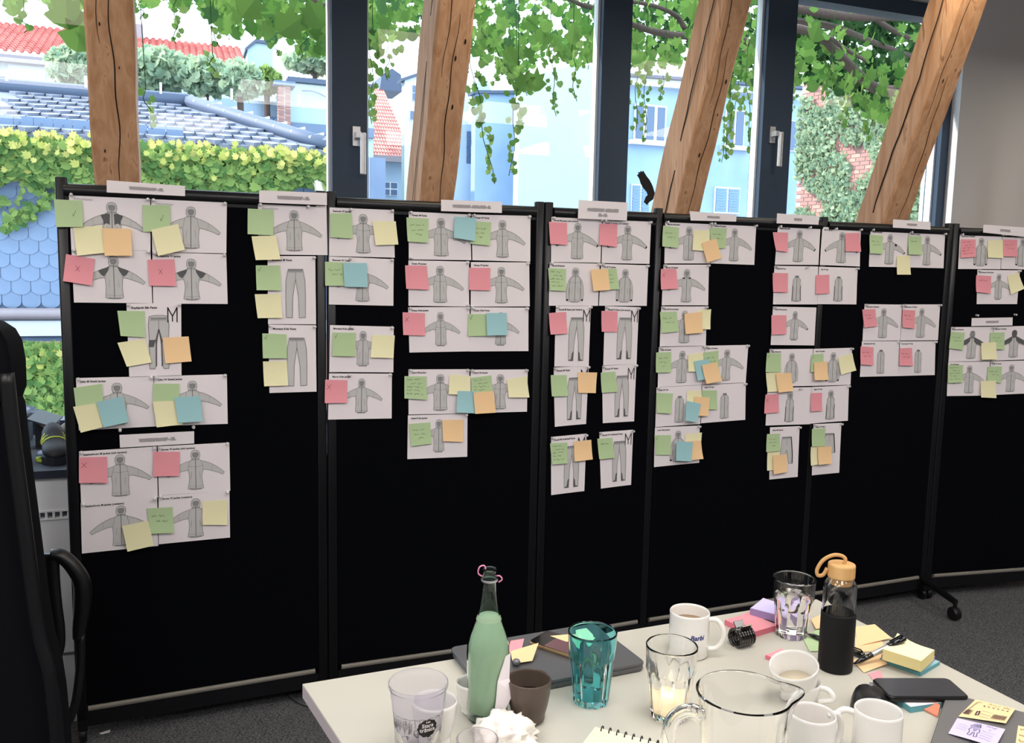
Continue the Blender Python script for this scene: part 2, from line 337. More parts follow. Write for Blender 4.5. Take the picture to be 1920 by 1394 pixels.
# ------------------------------------------------------------------ outdoors
def Q(x, y, v, dv=0):
    u, z = pv(x, y, v); return Wp(u, v + dv, z)
def QU(x, v): return pv(x, 300, v)[0]
def slab(mb, P, depth, k=0):      # polygon on a plane v=const pushed back by depth
    n = len(P); B = [p + AV * depth for p in P]
    mb.add(P + B, [tuple(range(n)), tuple(reversed(range(n, 2 * n)))] + [(i, i + n, (i + 1) % n + n, (i + 1) % n) for i in range(n)], k); return mb
tag(rb(MB(), -40, 60, 1.4, 90, -6.3, -6.2).build('courtyard_ground', 'ground'), kind='structure')
# --- slate house: fish-scale facade, tiled roof with hip, gutter
VS = 11.0
sh = empty('slate_house', Wp(1, VS, -6.2), 'blue-grey slate house across the courtyard with scalloped wall and tiled roof', 'building')
uE, zE = pv(0, 248, VS); uR_, _ = pv(618, 290, VS); zR = pv(0, 156, 14.2)[1]; u_hip = pv(352, 175, 14.2)[0]; zR -= .12; zG = pv(60, 588, VS)[1]
rb(MB(), -14, uR_, VS, VS + 6, -6.2, zE).build('wall', 'slate_facade', sh)
# scalloped slates on the facade
SCW, SCH = .245, .19
def scallop(me_cache={}):
    if 'm' in me_cache: return me_cache['m']
    P = [(-.5 * SCW * .97, .3), (.5 * SCW * .97, .3)] + [(.5 * SCW * .97 * cos(a), -.085 * sin(a)) for a in [pi * i / 8 for i in range(9)]]
    V = []; n = len(P)
    for d, e in ((-.035, 0), (-.004, 1)):
        for x, z in P: V.append(AU * x + AV * (d + (.025 * (z / .3) if z > 0 else 0) + (0 if not e else 0)) + Vector((0, 0, z)))
    F = [tuple(range(n - 1, -1, -1))] + [(i, (i + 1) % n, (i + 1) % n + n, i + n) for i in range(n)]
    me = bpy.data.meshes.new('slate'); me.from_pydata([tuple(v) for v in V], [], F); me.materials.append(MAT['slate_facade']); me_cache['m'] = me; return me
ztop = pv(60, 300, VS)[1]; nrow = int((ztop - zG) / SCH) + 1
u0s = pv(-20, 450, VS)[0]
for r_ in range(nrow + 1):
    for c_ in range(11):
        o = bpy.data.objects.new('slate', scallop()); COL.objects.link(o); o.parent = sh
        P_ = Wp(u0s + (c_ + .5 * (r_ % 2)) * SCW, VS, zG + .16 + r_ * SCH); o.location = P_ - Vector(sh['_o'])
for i in range(14):   # flat cladding boards further right
    u = QU(262, VS) + i * .26
    rb(MB(), u, u + .245, VS - .03, VS, pv(300, 420, VS)[1], zE - .02).build('cladding_board', 'slate_facade', sh)
g = MB(); g.tube([Wp(-9, VS - .1, zG), Wp(uR_, VS - .1, zG)], .085, 10); g.build('gutter', 'gutter_m', sh, True)
rb(MB(), -14, uR_, VS - .06, VS + .02, zG - .32, zG - .1).build('fascia', 'frame_white', sh)
g = MB(); a_ = Q(582, 318, VS - .3); g.tube(bez([a_, Q(592, 335, VS - .3), Q(601, 358, VS - .3), Q(604, 420, VS - .3)]), .085, 10); g.build('downpipe', 'pipe_beige', sh, True)
# roof: sloping plane from eave (VS-.3, zE) to ridge (14.2, zR)
def RP(u, t, e=0):   # t 0 eave .. 1 ridge
    n_ = Vector((0, -(zR - zE), 3.5)).normalized(); p = Wp(u, VS - .3 + 3.5 * t, zE + (zR - zE) * t); return p + (AV * n_.y + Vector((0, 0, n_.z))) * e
hipx = lambda t: uR_ + (u_hip - uR_) * t
MB().add([RP(-14, 0), RP(uR_ + .1, 0), RP(u_hip, 1), RP(-14, 1), RP(-14, 0) - Vector((0, 0, .1)), RP(uR_ + .1, 0) - Vector((0, 0, .1))], [(0, 1, 2, 3), (4, 5, 1, 0)]).build('roof', 'slate', sh)
NR = 9; TW = .27
cnt = 0
def roof_tile(u, t, stuff=None):
    h_ = 1 / NR; w_ = TW * .93; P = []
    for (x, tt, e) in ((0, t + .03, .045), (.5, t - .03, .07), (1, t + .03, .045), (1, t + h_ * 1.25, .004), (0, t + h_ * 1.25, .004)): P.append(RP(u + x * w_, tt, e))
    P += [RP(u, t + .03, 0), RP(u + .5 * w_, t - .03, 0), RP(u + w_, t + .03, 0)]
    return P, [(0, 1, 2, 3, 4), (5, 6, 1, 0), (6, 7, 2, 1)]
uLv = pv(-15, 250, VS)[0]; rest = MB()
for r_ in range(NR):
    u = uLv - .2 + (r_ % 2) * .15
    while u < hipx((r_ + 1) / NR) - .2:
        P_, F_ = roof_tile(u, r_ / NR)
        if cnt < 290: MB().add(P_, F_).build('roof_tile', 'slate', sh); cnt += 1
        else: rest.add(P_, F_)
        u += TW
if rest.V: o = rest.build('roof_tile_rest', 'slate', sh); o['kind'] = 'stuff'
g = MB(); g.tube([RP(hipx(t), t, .06) for t in (0, .25, .5, .75, 1)], .13, 8); g.build('hip_ridge', 'slate_ridge', sh, True)
g = MB(); g.tube([Wp(-14, 14.2, zR + .05), Wp(u_hip, 14.2, zR + .05)], .16, 8); g.build('ridge', 'slate_ridge', sh, True)
for i in range(8):
    t = .1 + i * .115; c_ = RP(hipx(t), t, .16); MB().box(c_, (.12, .02, .02), ROT_ROOM @ Matrix.Rotation(-.3, 3, 'Y')).build('snow_hook', 'frame_white', sh)
for i in range(9): MB().box(Wp(-4.6 + i * 1.2, 14.1, zR + .24), (.02, .02, .10), ROT_ROOM).build('ridge_hook', 'frame_white', sh)
MB().add([RP(uR_ + .1, 0), RP(u_hip, 1), Wp(u_hip, 18, zR), Wp(uR_ + .5, 18, zE)], [(0, 1, 2, 3)]).build('roof_side', 'slate', sh)

# leaves -------------------------------------------------------------
IVY = [(0, -.5), (.22, -.42), (.5, -.12), (.30, .02), (.36, .30), (.14, .24), (0, .56), (-.14, .24), (-.36, .30), (-.30, .02), (-.5, -.12), (-.22, -.42)]
HEART = [(0, -.5), (.28, -.30), (.42, 0), (.34, .28), (.12, .36), (0, .26), (-.12, .36), (-.34, .28), (-.42, 0), (-.28, -.30)]
def leaf_rot(rnd, tilt=.6, hang=.3):   # leaf local: x across, y up (tip at -y), normal towards -V
    return ROT_ROOM @ Matrix.Rotation(rnd.uniform(-tilt, tilt), 3, 'X') @ Matrix.Rotation(rnd.uniform(-tilt, tilt), 3, 'Z') @ Matrix.Rotation(rnd.gauss(0, hang), 3, 'Y')
def leaf_pts(c, s, rot, shape, fold=.12):
    return [c + rot @ Vector((x * s, -abs(x) * fold * s, y * s)) for x, y in shape]
def foliage(name, root, fn, n, size, matn, seed, shape=IVY, tilt=.6, label=None, cat=None, group=None, hang=.5):
    rnd = random.Random(seed); mb = MB(); V = []; F = []; k = len(shape)
    for _ in range(n):
        c = fn(rnd)
        if c is None: continue
        b = len(V); V += leaf_pts(c, rnd.uniform(*size), leaf_rot(rnd, tilt, hang), shape); F.append(tuple(range(b, b + k)))
    o = mk(name, V, F, matn, root); o['kind'] = 'stuff'
    if label: tag(o, label, cat, group)
    return o
# ivy along the eave of the slate house
iv = empty('eave_ivy', Wp(2, VS - .3, zE - 1), 'thick band of ivy hanging along the eave of the slate house', 'ivy')
def fe(rnd):
    u = rnd.uniform(uLv - .3, uR_ + .2); d = .62 + .25 * sin(u * 1.7) * sin(u * .6 + 1) + .12 * sin(u * 5)
    q = rnd.random() ** .8; return Wp(u, VS - .12 - rnd.random() * .5 * (1 - q * .6), zE - .10 - q * d)
foliage('foliage', iv, fe, 5200, (.10, .19), 'ivy', 3)
foliage('painted_sunlit_foliage', iv, lambda r: Wp(r.uniform(uLv, uR_ + .2), VS - .35 - r.random() * .35, zE - abs(r.gauss(0, .16)) - .02), 300, (.08, .14), 'leaf_sun_tint', 4)  # sun highlight on the eave ivy painted as gold leaves
def fdang(rnd):
    k = rnd.randint(0, 7); u0 = (QU(40, VS), QU(60, VS), QU(380, VS), QU(420, VS), QU(460, VS), QU(350, VS), QU(500, VS), QU(22, VS))[k]; q = rnd.random(); return Wp(u0 + .3 * sin(q * 4 + k) + rnd.gauss(0, .07), VS - .1 - .1 * rnd.random(), zE - .6 - q * (.75 if k != 7 else .5))
foliage('trailing_shoots', iv, fdang, 420, (.07, .13), 'ivy', 5)
# ivy-clad lower wall
lo_ = empty('ivy_wall_lower', Wp(-2, VS - .7, -6.2), 'bright green ivy covering the low wall beneath the gutter, seen left of the pinboards', 'ivy')
rb(MB(), -12, 3, VS - .75, VS - .6, -6.2, zG - .35).build('wall', 'brick_m', lo_)
zb_ = pv(60, 830, VS)[1]
foliage('foliage', lo_, lambda r: Wp(r.uniform(u0s - 1.2, QU(150, VS)), VS - .8 - r.random() * .25, r.uniform(zb_ - .5, zG - .36)), 6500, (.08, .15), 'ivy', 6)
foliage('painted_sunlit_foliage', lo_, lambda r: Wp(r.uniform(u0s - 1, QU(150, VS)), VS - .95 - r.random() * .1, zG - .36 - r.random() * .3), 90, (.07, .12), 'leaf_sun_tint', 8)  # sunlit tips imitated by leaves of a yellower colour

# --- red roofed house behind
VR = 26.0
rh = empty('red_roof_house', Wp(0, VR, -6.2), 'white house with a long red tiled roof, behind the slate house on the left', 'building')
zer = pv(0, 104, VR)[1]; zrr = pv(0, 45, VR + 4)[1]; ur1 = QU(470, VR)
rb(MB(), -20, ur1, VR, VR + 8, -6.2, zer).build('wall', 'plaster_white', rh)
def tiled(name, root, m, PL, PR_, QL, QR, nu, nv, seed=0, h=.06):   # eave left/right, ridge left/right: pantile relief, one joined mesh
    PL, PR_, QL, QR = map(Vector, (PL, PR_, QL, QR)); V = []; F = []; nrm = (PR_ - PL).cross(QL - PL).normalized()
    if nrm.z < 0: nrm = -nrm
    prof = ((0, 0), (.25, 1), (.6, 1), (.8, 0)); W_ = nu * 4 + 1
    for j in range(nv):
        for e, jj in ((1.0, j / nv), (.25, (j + 1.0) / nv)):
            for i in range(W_):
                s = (i // 4 + prof[i % 4][0]) / nu; s = min(s, 1); hh = prof[i % 4][1] * h
                V.append(PL * (1 - s) * (1 - jj) + PR_ * s * (1 - jj) + QL * (1 - s) * jj + QR * s * jj + nrm * (hh + h * e))
    for j in range(nv):
        b = j * 2 * W_
        for i in range(W_ - 1): F.append((b + i, b + i + 1, b + W_ + i + 1, b + W_ + i))
        if j:
            p = b - W_
            for i in range(W_ - 1): F.append((p + i, p + i + 1, b + i + 1, b + i))
    o = mk(name, V, F, m, root); o['kind'] = 'stuff'; return o
tiled('roof_tiles', rh, 'clay', Wp(-20, VR - .3, zer), Wp(ur1, VR - .3, zer), Wp(-20, VR + 4, zrr), Wp(ur1, VR + 4, zrr), 110, 16)
rb(MB(), -20, ur1, VR - .4, VR - .25, zer - .22, zer - .02).build('gutter', 'gutter_m', rh)
a_, b_ = pv(25, 130, VR), pv(77, 152, VR)
wf = rb(MB(), a_[0] - .12, b_[0] + .12, VR - .06, VR, b_[1] - .12, a_[1] + .12).build('window_frame', 'frame_white', rh)
rb(MB(), a_[0], b_[0], VR - .08, VR - .05, b_[1] + .1, a_[1]).build('roller_blind', 'blind', wf)
a_, b_ = pv(-12, 143, VR), pv(15, 158, VR); wf = rb(MB(), a_[0] - .1, b_[0] + .1, VR - .06, VR, b_[1] - .1, a_[1] + .1).build('window_frame', 'frame_white', rh); rb(MB(), a_[0], b_[0], VR - .08, VR - .05, b_[1], a_[1]).build('window_pane', 'glass_dark', wf)
rb(MB(), QU(262, VR + 4), QU(276, VR + 4), VR + 3.5, VR + 4.3, zrr - .3, zrr + .35).build('chimney', 'gutter_m', rh)
# trees in front of that roof
def tree(x, y0, y1, w_, v, n, matn, seed, label):
    a_ = pv(x, y1, v); t_ = pv(x, y0, v); uc, zc, rz = a_[0], (a_[1] + t_[1]) / 2, (t_[1] - a_[1]) / 2; ru = w_ / FPX * (v + 3.1)
    t = empty('garden_tree', Wp(uc, v, -6.2), label, 'tree')
    MB().tube([Wp(uc, v, -6.2), Wp(uc + .1, v, -2), Wp(uc, v, zc)], [.14, .12, .07], 8).build('trunk', 'branch', t)
    def f(r):
        while 1:
            p = Vector((r.uniform(-1, 1), r.uniform(-1, 1), r.uniform(-1, 1)))
            if .35 < p.length < 1 + .12 * sin(p.x * 9 + seed) * sin(p.z * 8): return Wp(uc + p.x * ru, v + p.y * min(ru, 1.6), zc + p.z * rz)
    foliage('foliage', t, f, n, (.14, .26), matn, seed, tilt=1.2, hang=1.2)
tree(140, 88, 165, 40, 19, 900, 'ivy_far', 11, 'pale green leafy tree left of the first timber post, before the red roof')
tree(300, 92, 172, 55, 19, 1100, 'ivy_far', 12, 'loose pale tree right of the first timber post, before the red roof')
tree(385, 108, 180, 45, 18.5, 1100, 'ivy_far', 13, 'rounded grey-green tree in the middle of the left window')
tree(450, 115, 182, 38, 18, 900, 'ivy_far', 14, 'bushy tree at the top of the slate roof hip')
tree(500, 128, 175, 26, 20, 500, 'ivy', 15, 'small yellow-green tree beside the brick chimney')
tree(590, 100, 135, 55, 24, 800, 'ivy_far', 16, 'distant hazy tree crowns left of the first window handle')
# --- pale house with AC unit and brick chimney
VP = 20.0
ph = empty('pale_extension', Wp(QU(580, VP), VP, -6.2), 'low pale green extension with brick chimney, right of the slate roof', 'building')
zt_ = pv(580, 158, VP)[1]; rb(MB(), QU(543, VP), QU(700, VP), VP, VP + 4, -6.2, zt_).build('wall', 'plaster_bright', ph)
rb(MB(), QU(540, VP), QU(700, VP), VP - .15, VP + 4, zt_, zt_ + .12).build('roof_edge', 'slate_ridge', ph)
rb(MB(), QU(545, VP), QU(700, VP), VP - .1, VP, pv(580, 240, VP)[1] - .15, pv(580, 233, VP)[1]).build('ledge', 'slate_facade', ph)
rb(MB(), QU(400, VP + 1), QU(545, VP), VP + .3, VP + 3, -6.2, pv(480, 185, VP)[1]).build('wall', 'plaster_pale', ph)
tiled('roof_tiles', ph, 'plaster_blue', Q(400, 262, VP - .6), Q(530, 262, VP - .6), Q(425, 186, VP + 1.2), Q(526, 188, VP + 1.2), 16, 12, h=.03)
a_, b_ = pv(521, 160, VP - .5), pv(546, 236, VP - .5)
rows = 22; hh = (a_[1] - b_[1]) / rows
ch = rb(MB(), a_[0] + .02, b_[0] - .02, VP - .48, VP, b_[1], a_[1]).build('chimney', 'mortar', ph)
for j in range(rows):
    wb = (b_[0] - a_[0]) / 2
    for k in range(2):
        rb(MB(), a_[0] + k * wb + .012 + (.0 if j % 2 else .03 * (k - .5)), a_[0] + (k + 1) * wb - .012, VP - .5, VP - .4, b_[1] + j * hh + .01, b_[1] + (j + 1) * hh - .008).build('brick', 'brick_m' if (j * 3 + k) % 4 else 'brick_b', ch)
rb(MB(), a_[0] - .1, b_[0] + .1, VP - .6, VP, a_[1], a_[1] + .1).build('chimney_cap', 'slate_facade', ph)
g = MB(); g.tube(bez([Q(566, 170, VP - .1), Q(585, 171, VP - .1), Q(600, 176, VP - .1), Q(618, 186, VP - .1)]), .02, 5); g.build('cable', 'slate_facade', ph)
ac = empty('air_conditioner', Q(557, 169, VP + .2), 'white air conditioning unit on the roof beside the brick chimney', 'air conditioner')
a_, b_ = pv(546, 149, VP + .2), pv(567, 168, VP + .2); rb(MB(), a_[0], b_[0], VP + .05, VP + .4, b_[1], a_[1]).build('housing', 'frame_white', ac)
c_ = Wp((a_[0] * .6 + b_[0] * .4), VP + .04, (a_[1] + b_[1]) / 2); MB().lathe(c_, [(.085, 0), (.085, .02)], 20, ROT_ROOM @ Matrix.Rotation(pi / 2, 3, 'X')).build('fan', 'slate_facade', ac)
rb(MB(), a_[0] + .03, b_[0] - .03, VP + .1, VP + .35, b_[1] - .1, b_[1]).build('bracket', 'gutter_m', ac)
# tower-like chimney stack far behind
ts = empty('distant_gable', Wp(QU(490, 30), 30, -6.2), 'distant pale blue gable above the trees in the left window', 'building')
slab(MB(), [Q(466, 200, 30), Q(512, 200, 30), Q(512, 84, 30), Q(480, 78, 30), Q(464, 92, 30)], 3).build('wall', 'plaster_bright', ts)
slab(MB(), [Q(460, 95, 29.9), Q(480, 79, 29.9), Q(514, 84, 29.9), Q(514, 78, 29.9), Q(479, 73, 29.9), Q(459, 90, 29.9)], 3.2).build('roof', 'slate_ridge', ts)
# --- second window: red roof house with shaded lower slope, tower, blue wall, blank white wall
VT = 24.0
def part_poly(root, name, m, pts, v, depth=.3):
    P = [Q(x, y, v) for x, y in pts]
    if 'wall' in name:
        for p, (x, y) in zip(P, pts):
            if y >= 415: p.z = -6.2
    return slab(MB(), P, depth).build(name, m, root)
def far_window(root, x0, y0, x1, y1, v, pm='glass_dark', cols=2, rows=2, slats=0, sill=False):
    a_, b_ = pv(x0, y0, v), pv(x1, y1, v); u0, z1, u1, z0 = a_[0], a_[1], b_[0], b_[1]
    f = rb(MB(), u0, u1, v - .05, v + .02, z0, z1).build('window_frame', 'frame_white', root)
    t = min((u1 - u0), (z1 - z0)) * .05
    for i in range(cols):
        for j in range(rows):
            uu0 = u0 + (u1 - u0) * i / cols + t; uu1 = u0 + (u1 - u0) * (i + 1) / cols - t; zz0 = z0 + (z1 - z0) * j / rows + t; zz1 = z0 + (z1 - z0) * (j + 1) / rows - t
            if slats:
                for k in range(slats):
                    h_ = (zz1 - zz0) / slats; rb(MB(), uu0, uu1, v - .09, v - .05, zz0 + k * h_ + h_ * .12, zz0 + (k + 1) * h_ - h_ * .12).build('shutter_slat', pm, f)
            else: rb(MB(), uu0, uu1, v - .065, v - .05, zz0, zz1).build('pane', pm, f)
    if sill: rb(MB(), u0 - .15, u1 + .15, v - .2, v, z0 - .12, z0).build('sill', 'trim_pale', f)
    return f
h2 = empty('small_red_roof_house', Wp(QU(725, VT), VT, -6.2), 'pale house with a steep red tiled roof, right of the first window handle', 'building')
z_e = pv(720, 298, VT)[1]
rb(MB(), QU(560, VT), QU(800, VT), VT, VT + 5, -6.2, z_e).build('wall', 'plaster_pale', h2)
tiled('roof_tiles', h2, 'clay_pale', Wp(QU(560, VT), VT - .3, z_e), Wp(QU(772, VT), VT - .3, z_e), Wp(QU(570, VT), VT + 3.2, pv(700, 165, VT + 3.2)[1]), Wp(QU(760, VT), VT + 3.2, pv(757, 170, VT + 3.2)[1]), 40, 20, h=.035)
rb(MB(), QU(560, VT), QU(778, VT), VT - .42, VT - .28, z_e - .12, z_e + .06).build('gutter', 'gutter_m', h2)
part_poly(h2, 'dormer_roof', 'slate_ridge', [(712, 168), (754, 172), (752, 140), (735, 128), (716, 140)], VT + 3, 1.5)
far_window(h2, 717, 341, 745, 368, VT, 'glass_dark', 2, 2)
far_window(h2, 688, 336, 700, 360, VT, 'glass_dark', 1, 2)
t2 = empty('pale_tower_house', Wp(QU(790, 21), 21, -6.2), 'tall pale rendered building half hidden behind the second timber post', 'building')
part_poly(t2, 'wall', 'plaster_white', [(759, 420), (880, 420), (880, 132), (800, 136), (759, 150)], 21, .35)
part_poly(t2, 'roof_edge', 'slate_ridge', [(753, 152), (800, 136), (800, 131), (752, 147)], 20.9, .5)
far_window(t2, 772, 160, 784, 190, 21, 'glass_dark', 1, 2); far_window(t2, 768, 208, 778, 225, 21, 'glass_dark', 1, 1); far_window(t2, 874, 246, 886, 308, 20.95, 'glass_dark', 1, 4)
part_poly(t2, 'lower_wall', 'plaster_pale', [(840, 420), (896, 420), (894, 232), (840, 236)], 20.9, .3)
b3 = empty('blue_gable_house', Wp(QU(930, 20), 20, -6.2), 'weathered blue-grey windowless wall with a small gable, behind the hanging vines', 'building')
part_poly(b3, 'wall', 'plaster_blue', [(892, 420), (973, 420), (973, 172), (892, 172)], 20, .35)
part_poly(b3, 'roof_edge', 'slate_ridge', [(888, 175), (978, 175), (978, 169), (888, 169)], 19.9, .5)
part_poly(b3, 'gable', 'plaster_pale', [(890, 172), (922, 172), (914, 150), (905, 139), (897, 150)], 20.4, .3)
b4 = empty('blank_white_wall', Wp(QU(1080, 18), 18, -6.2), 'tall blank white party wall in the middle window', 'building')
part_poly(b4, 'wall', 'plaster_bright', [(972, 430), (1178, 430), (1178, 118), (1060, 126), (975, 150)], 18, .35)
part_poly(b4, 'vent_opening', 'plaster_blue', [(1016, 214), (1022, 214), (1022, 200), (1016, 200)], 17.98, .1)
b5 = empty('blue_apartment_house', Wp(QU(1300, 19), 19, -6.2), 'pale blue apartment house with white casement windows and shutters, behind the third post', 'building')
VB5 = 19.0
part_poly(b5, 'wall', 'plaster_blue', [(1172, 440), (1520, 440), (1520, 170), (1172, 142)], VB5, 4)
part_poly(b5, 'cornice', 'trim_pale', [(1168, 158), (1525, 182), (1525, 168), (1168, 140)], VB5 - .3, .4)
part_poly(b5, 'eaves', 'slate_ridge', [(1168, 141), (1525, 168), (1525, 162), (1168, 136)], VB5 - .5, .7)
far_window(b5, 1189, 194, 1246, 268, VB5, 'glass_dark', 3, 1, sill=True); far_window(b5, 1360, 205, 1392, 276, VB5, 'glass_dark', 2, 1, sill=True)
far_window(b5, 1183, 345, 1216, 400, VB5, 'shutter', 2, 1, slats=9); far_window(b5, 1339, 350, 1384, 402, VB5, 'shutter', 2, 1, slats=9); far_window(b5, 1470, 225, 1492, 285, VB5, 'glass_dark', 1, 1)
# --- brick wall overgrown with ivy, right
bw = empty('ivy_brick_wall', Wp(QU(1600, 12), 12, -6.2), 'sunlit brick wall overgrown with ivy, seen between the last two timber posts', 'wall')
a_ = Wp(QU(1497, 14.5), 14.5, 0); b_ = Wp(QU(1800, 10.5), 10.5, 0); dW = (b_ - a_).normalized(); LW = (b_ - a_).length; nW = Vector((dW.y, -dW.x, 0)); rW = Matrix((dW, -nW, Vector((0, 0, 1)))).transposed()
zt2 = pv(1510, 150, 14.5)[1]
MB().box((a_ + b_) / 2 + Vector((0, 0, (zt2 - 6.2) / 2)) - nW * .1, (LW / 2, .1, (zt2 + 6.2) / 2), rW).build('wall', 'mortar', bw)
cntb = 0; zlow = pv(1510, 440, 14.5)[1]; rnd = random.Random(5); mbb = MB(); j = 0
z = zt2 - .12
while z > zlow - .4:
    s = (j % 2) * .13
    while s < min(LW, 5.2):
        if cntb < 290 and s < 2.2: MB().box(a_ + dW * (s + .12) + nW * .008 + Vector((0, 0, z)), (.115, .012, .037), rW).build('brick', 'brick_m' if rnd.random() < .6 else 'brick_b', bw); cntb += 1
        else: mbb.box(a_ + dW * (s + .12) + nW * .008 + Vector((0, 0, z)), (.115, .012, .037), rW, 0 if rnd.random() < .6 else 1)
        s += .25
    z -= .09; j += 1
o = mbb.build('brick_rest', ['brick_m', 'brick_b'], bw); o['kind'] = 'stuff'
def fbw(r):
    s = r.uniform(0, min(LW, 5.5)); z = r.uniform(zlow - .4, zt2 + .1); k = sin(s * 2.1 + 1) * sin(z * 2.3 + s) + .5 * sin(s * 6.3 + z * 3) * sin(z * 5.1 - s * 2)
    return None if k > .38 + .35 * r.random() else a_ + dW * s + nW * (.05 + .12 * r.random()) + Vector((0, 0, z))
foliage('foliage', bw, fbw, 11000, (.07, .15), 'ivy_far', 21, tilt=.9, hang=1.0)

# --- vine canopy just outside the windows
cn = empty('vine_canopy', Wp(2, 2.2, 3.6), 'dense canopy of climbing vine with big green leaves outside the window tops', 'vine')
rnd = random.Random(31)
def canopy_low(x):    # lower limit of the leaves in photo rows at column x, turned into heights below
    pts = [(-100, 0), (0, 22), (60, 10), (100, 28), (165, 45), (262, 8), (340, 12), (385, 22), (430, 62), (520, 70), (620, 118), (700, 80), (790, 60), (880, 95), (960, 140), (1040, 110), (1120, 130), (1190, 128), (1300, 118), (1420, 165), (1500, 158), (1560, 168), (1620, 215), (1700, 235), (1900, 260), (2100, 260)]
    for (x0, y0), (x1, y1) in zip(pts, pts[1:]):
        if x0 <= x <= x1: return y0 + (y1 - y0) * (x - x0) / (x1 - x0)
    return 200
def fcan(r, dens=1.0):
    x = r.uniform(-60, 1990); v = r.uniform(1.25, 3.2); yl = canopy_low(x) * (1 - .0 * r.random())
    y = yl - abs(r.gauss(0, 1)) * 75 if r.random() < .6 else r.uniform(-140, yl)
    if x < 380 and r.random() < .6: return None
    u, z = pv(x, y, v); return Wp(u, v, z)
LEAFME = {}
def leaf_obj(name, matn, shape, c, s, rot, root):
    key = (matn, len(shape))
    if key not in LEAFME:
        V = [(x, -abs(x) * .15, y) for x, y in shape] + [(0, 0, 0)]; n = len(shape); me = bpy.data.meshes.new('leaf'); me.from_pydata(V, [], [(i, (i + 1) % n, n) for i in range(n)]); me.materials.append(MAT[matn]); LEAFME[key] = me
    o = bpy.data.objects.new(name, LEAFME[key]); COL.objects.link(o); o.parent = root; o.matrix_local = Matrix.Translation(c - Vector(root['_o'])) @ (rot * s).to_4x4(); return o
k = 0
while k < 280:
    c = fcan(rnd)
    if c is None: continue
    leaf_obj('leaf', rnd.choice(('leaf', 'leaf', 'leaf_dark')), IVY, c, rnd.uniform(.075, .135), leaf_rot(rnd, .8, .6), cn); k += 1
foliage('leaf_mass', cn, fcan, 2600, (.045, .10), 'leaf', 32, tilt=.9, hang=.8)
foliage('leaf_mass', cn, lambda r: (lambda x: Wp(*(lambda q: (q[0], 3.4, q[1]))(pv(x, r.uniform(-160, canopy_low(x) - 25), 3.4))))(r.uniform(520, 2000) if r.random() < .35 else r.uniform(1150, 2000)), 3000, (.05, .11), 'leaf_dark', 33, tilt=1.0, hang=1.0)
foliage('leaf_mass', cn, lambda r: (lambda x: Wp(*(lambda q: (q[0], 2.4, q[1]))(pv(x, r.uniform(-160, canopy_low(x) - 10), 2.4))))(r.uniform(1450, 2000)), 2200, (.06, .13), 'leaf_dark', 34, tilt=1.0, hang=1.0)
def branch(pts, v, r0, r1, nm='branch'):
    P_ = bez([Q(x, y, v + dv) for x, y, dv in pts], 6); n = len(P_)
    MB().tube(P_, [r0 + (r1 - r0) * i / (n - 1) for i in range(n)], 8).build(nm, 'branch', cn, True)
branch([(1180, 44, 0), (1230, 60, 0), (1290, 68, .1), (1350, 62, .2), (1430, 90, .2)], 2.0, .02, .028)
branch([(1180, 2, 0), (1230, 12, 0), (1268, 30, .1), (1285, 55, .1)], 2.0, .012, .018)
branch([(1060, -5, 0), (1100, 12, 0), (1180, 26, 0)], 2.2, .012, .02)
branch([(1400, 98, .1), (1440, 70, .1), (1480, 52, 0), (1540, 70, 0), (1580, 110, 0), (1640, 165, 0), (1700, 170, 0)], 1.9, .022, .04)
branch([(1480, 40, 0), (1560, 50, 0), (1640, 80, .1), (1720, 110, .1)], 2.1, .03, .016)
branch([(1490, 15, 0), (1600, 30, 0), (1760, 28, .1)], 2.0, .035, .035)
branch([(1555, 70, 0), (1590, 95, 0), (1625, 115, 0)], 1.8, .016, .012)
branch([(1620, 20, 0), (1680, 60, 0), (1760, 90, 0)], 2.3, .02, .02)
branch([(560, -30, 0), (600, 10, 0), (640, 5, 0)], 2.2, .02, .025)
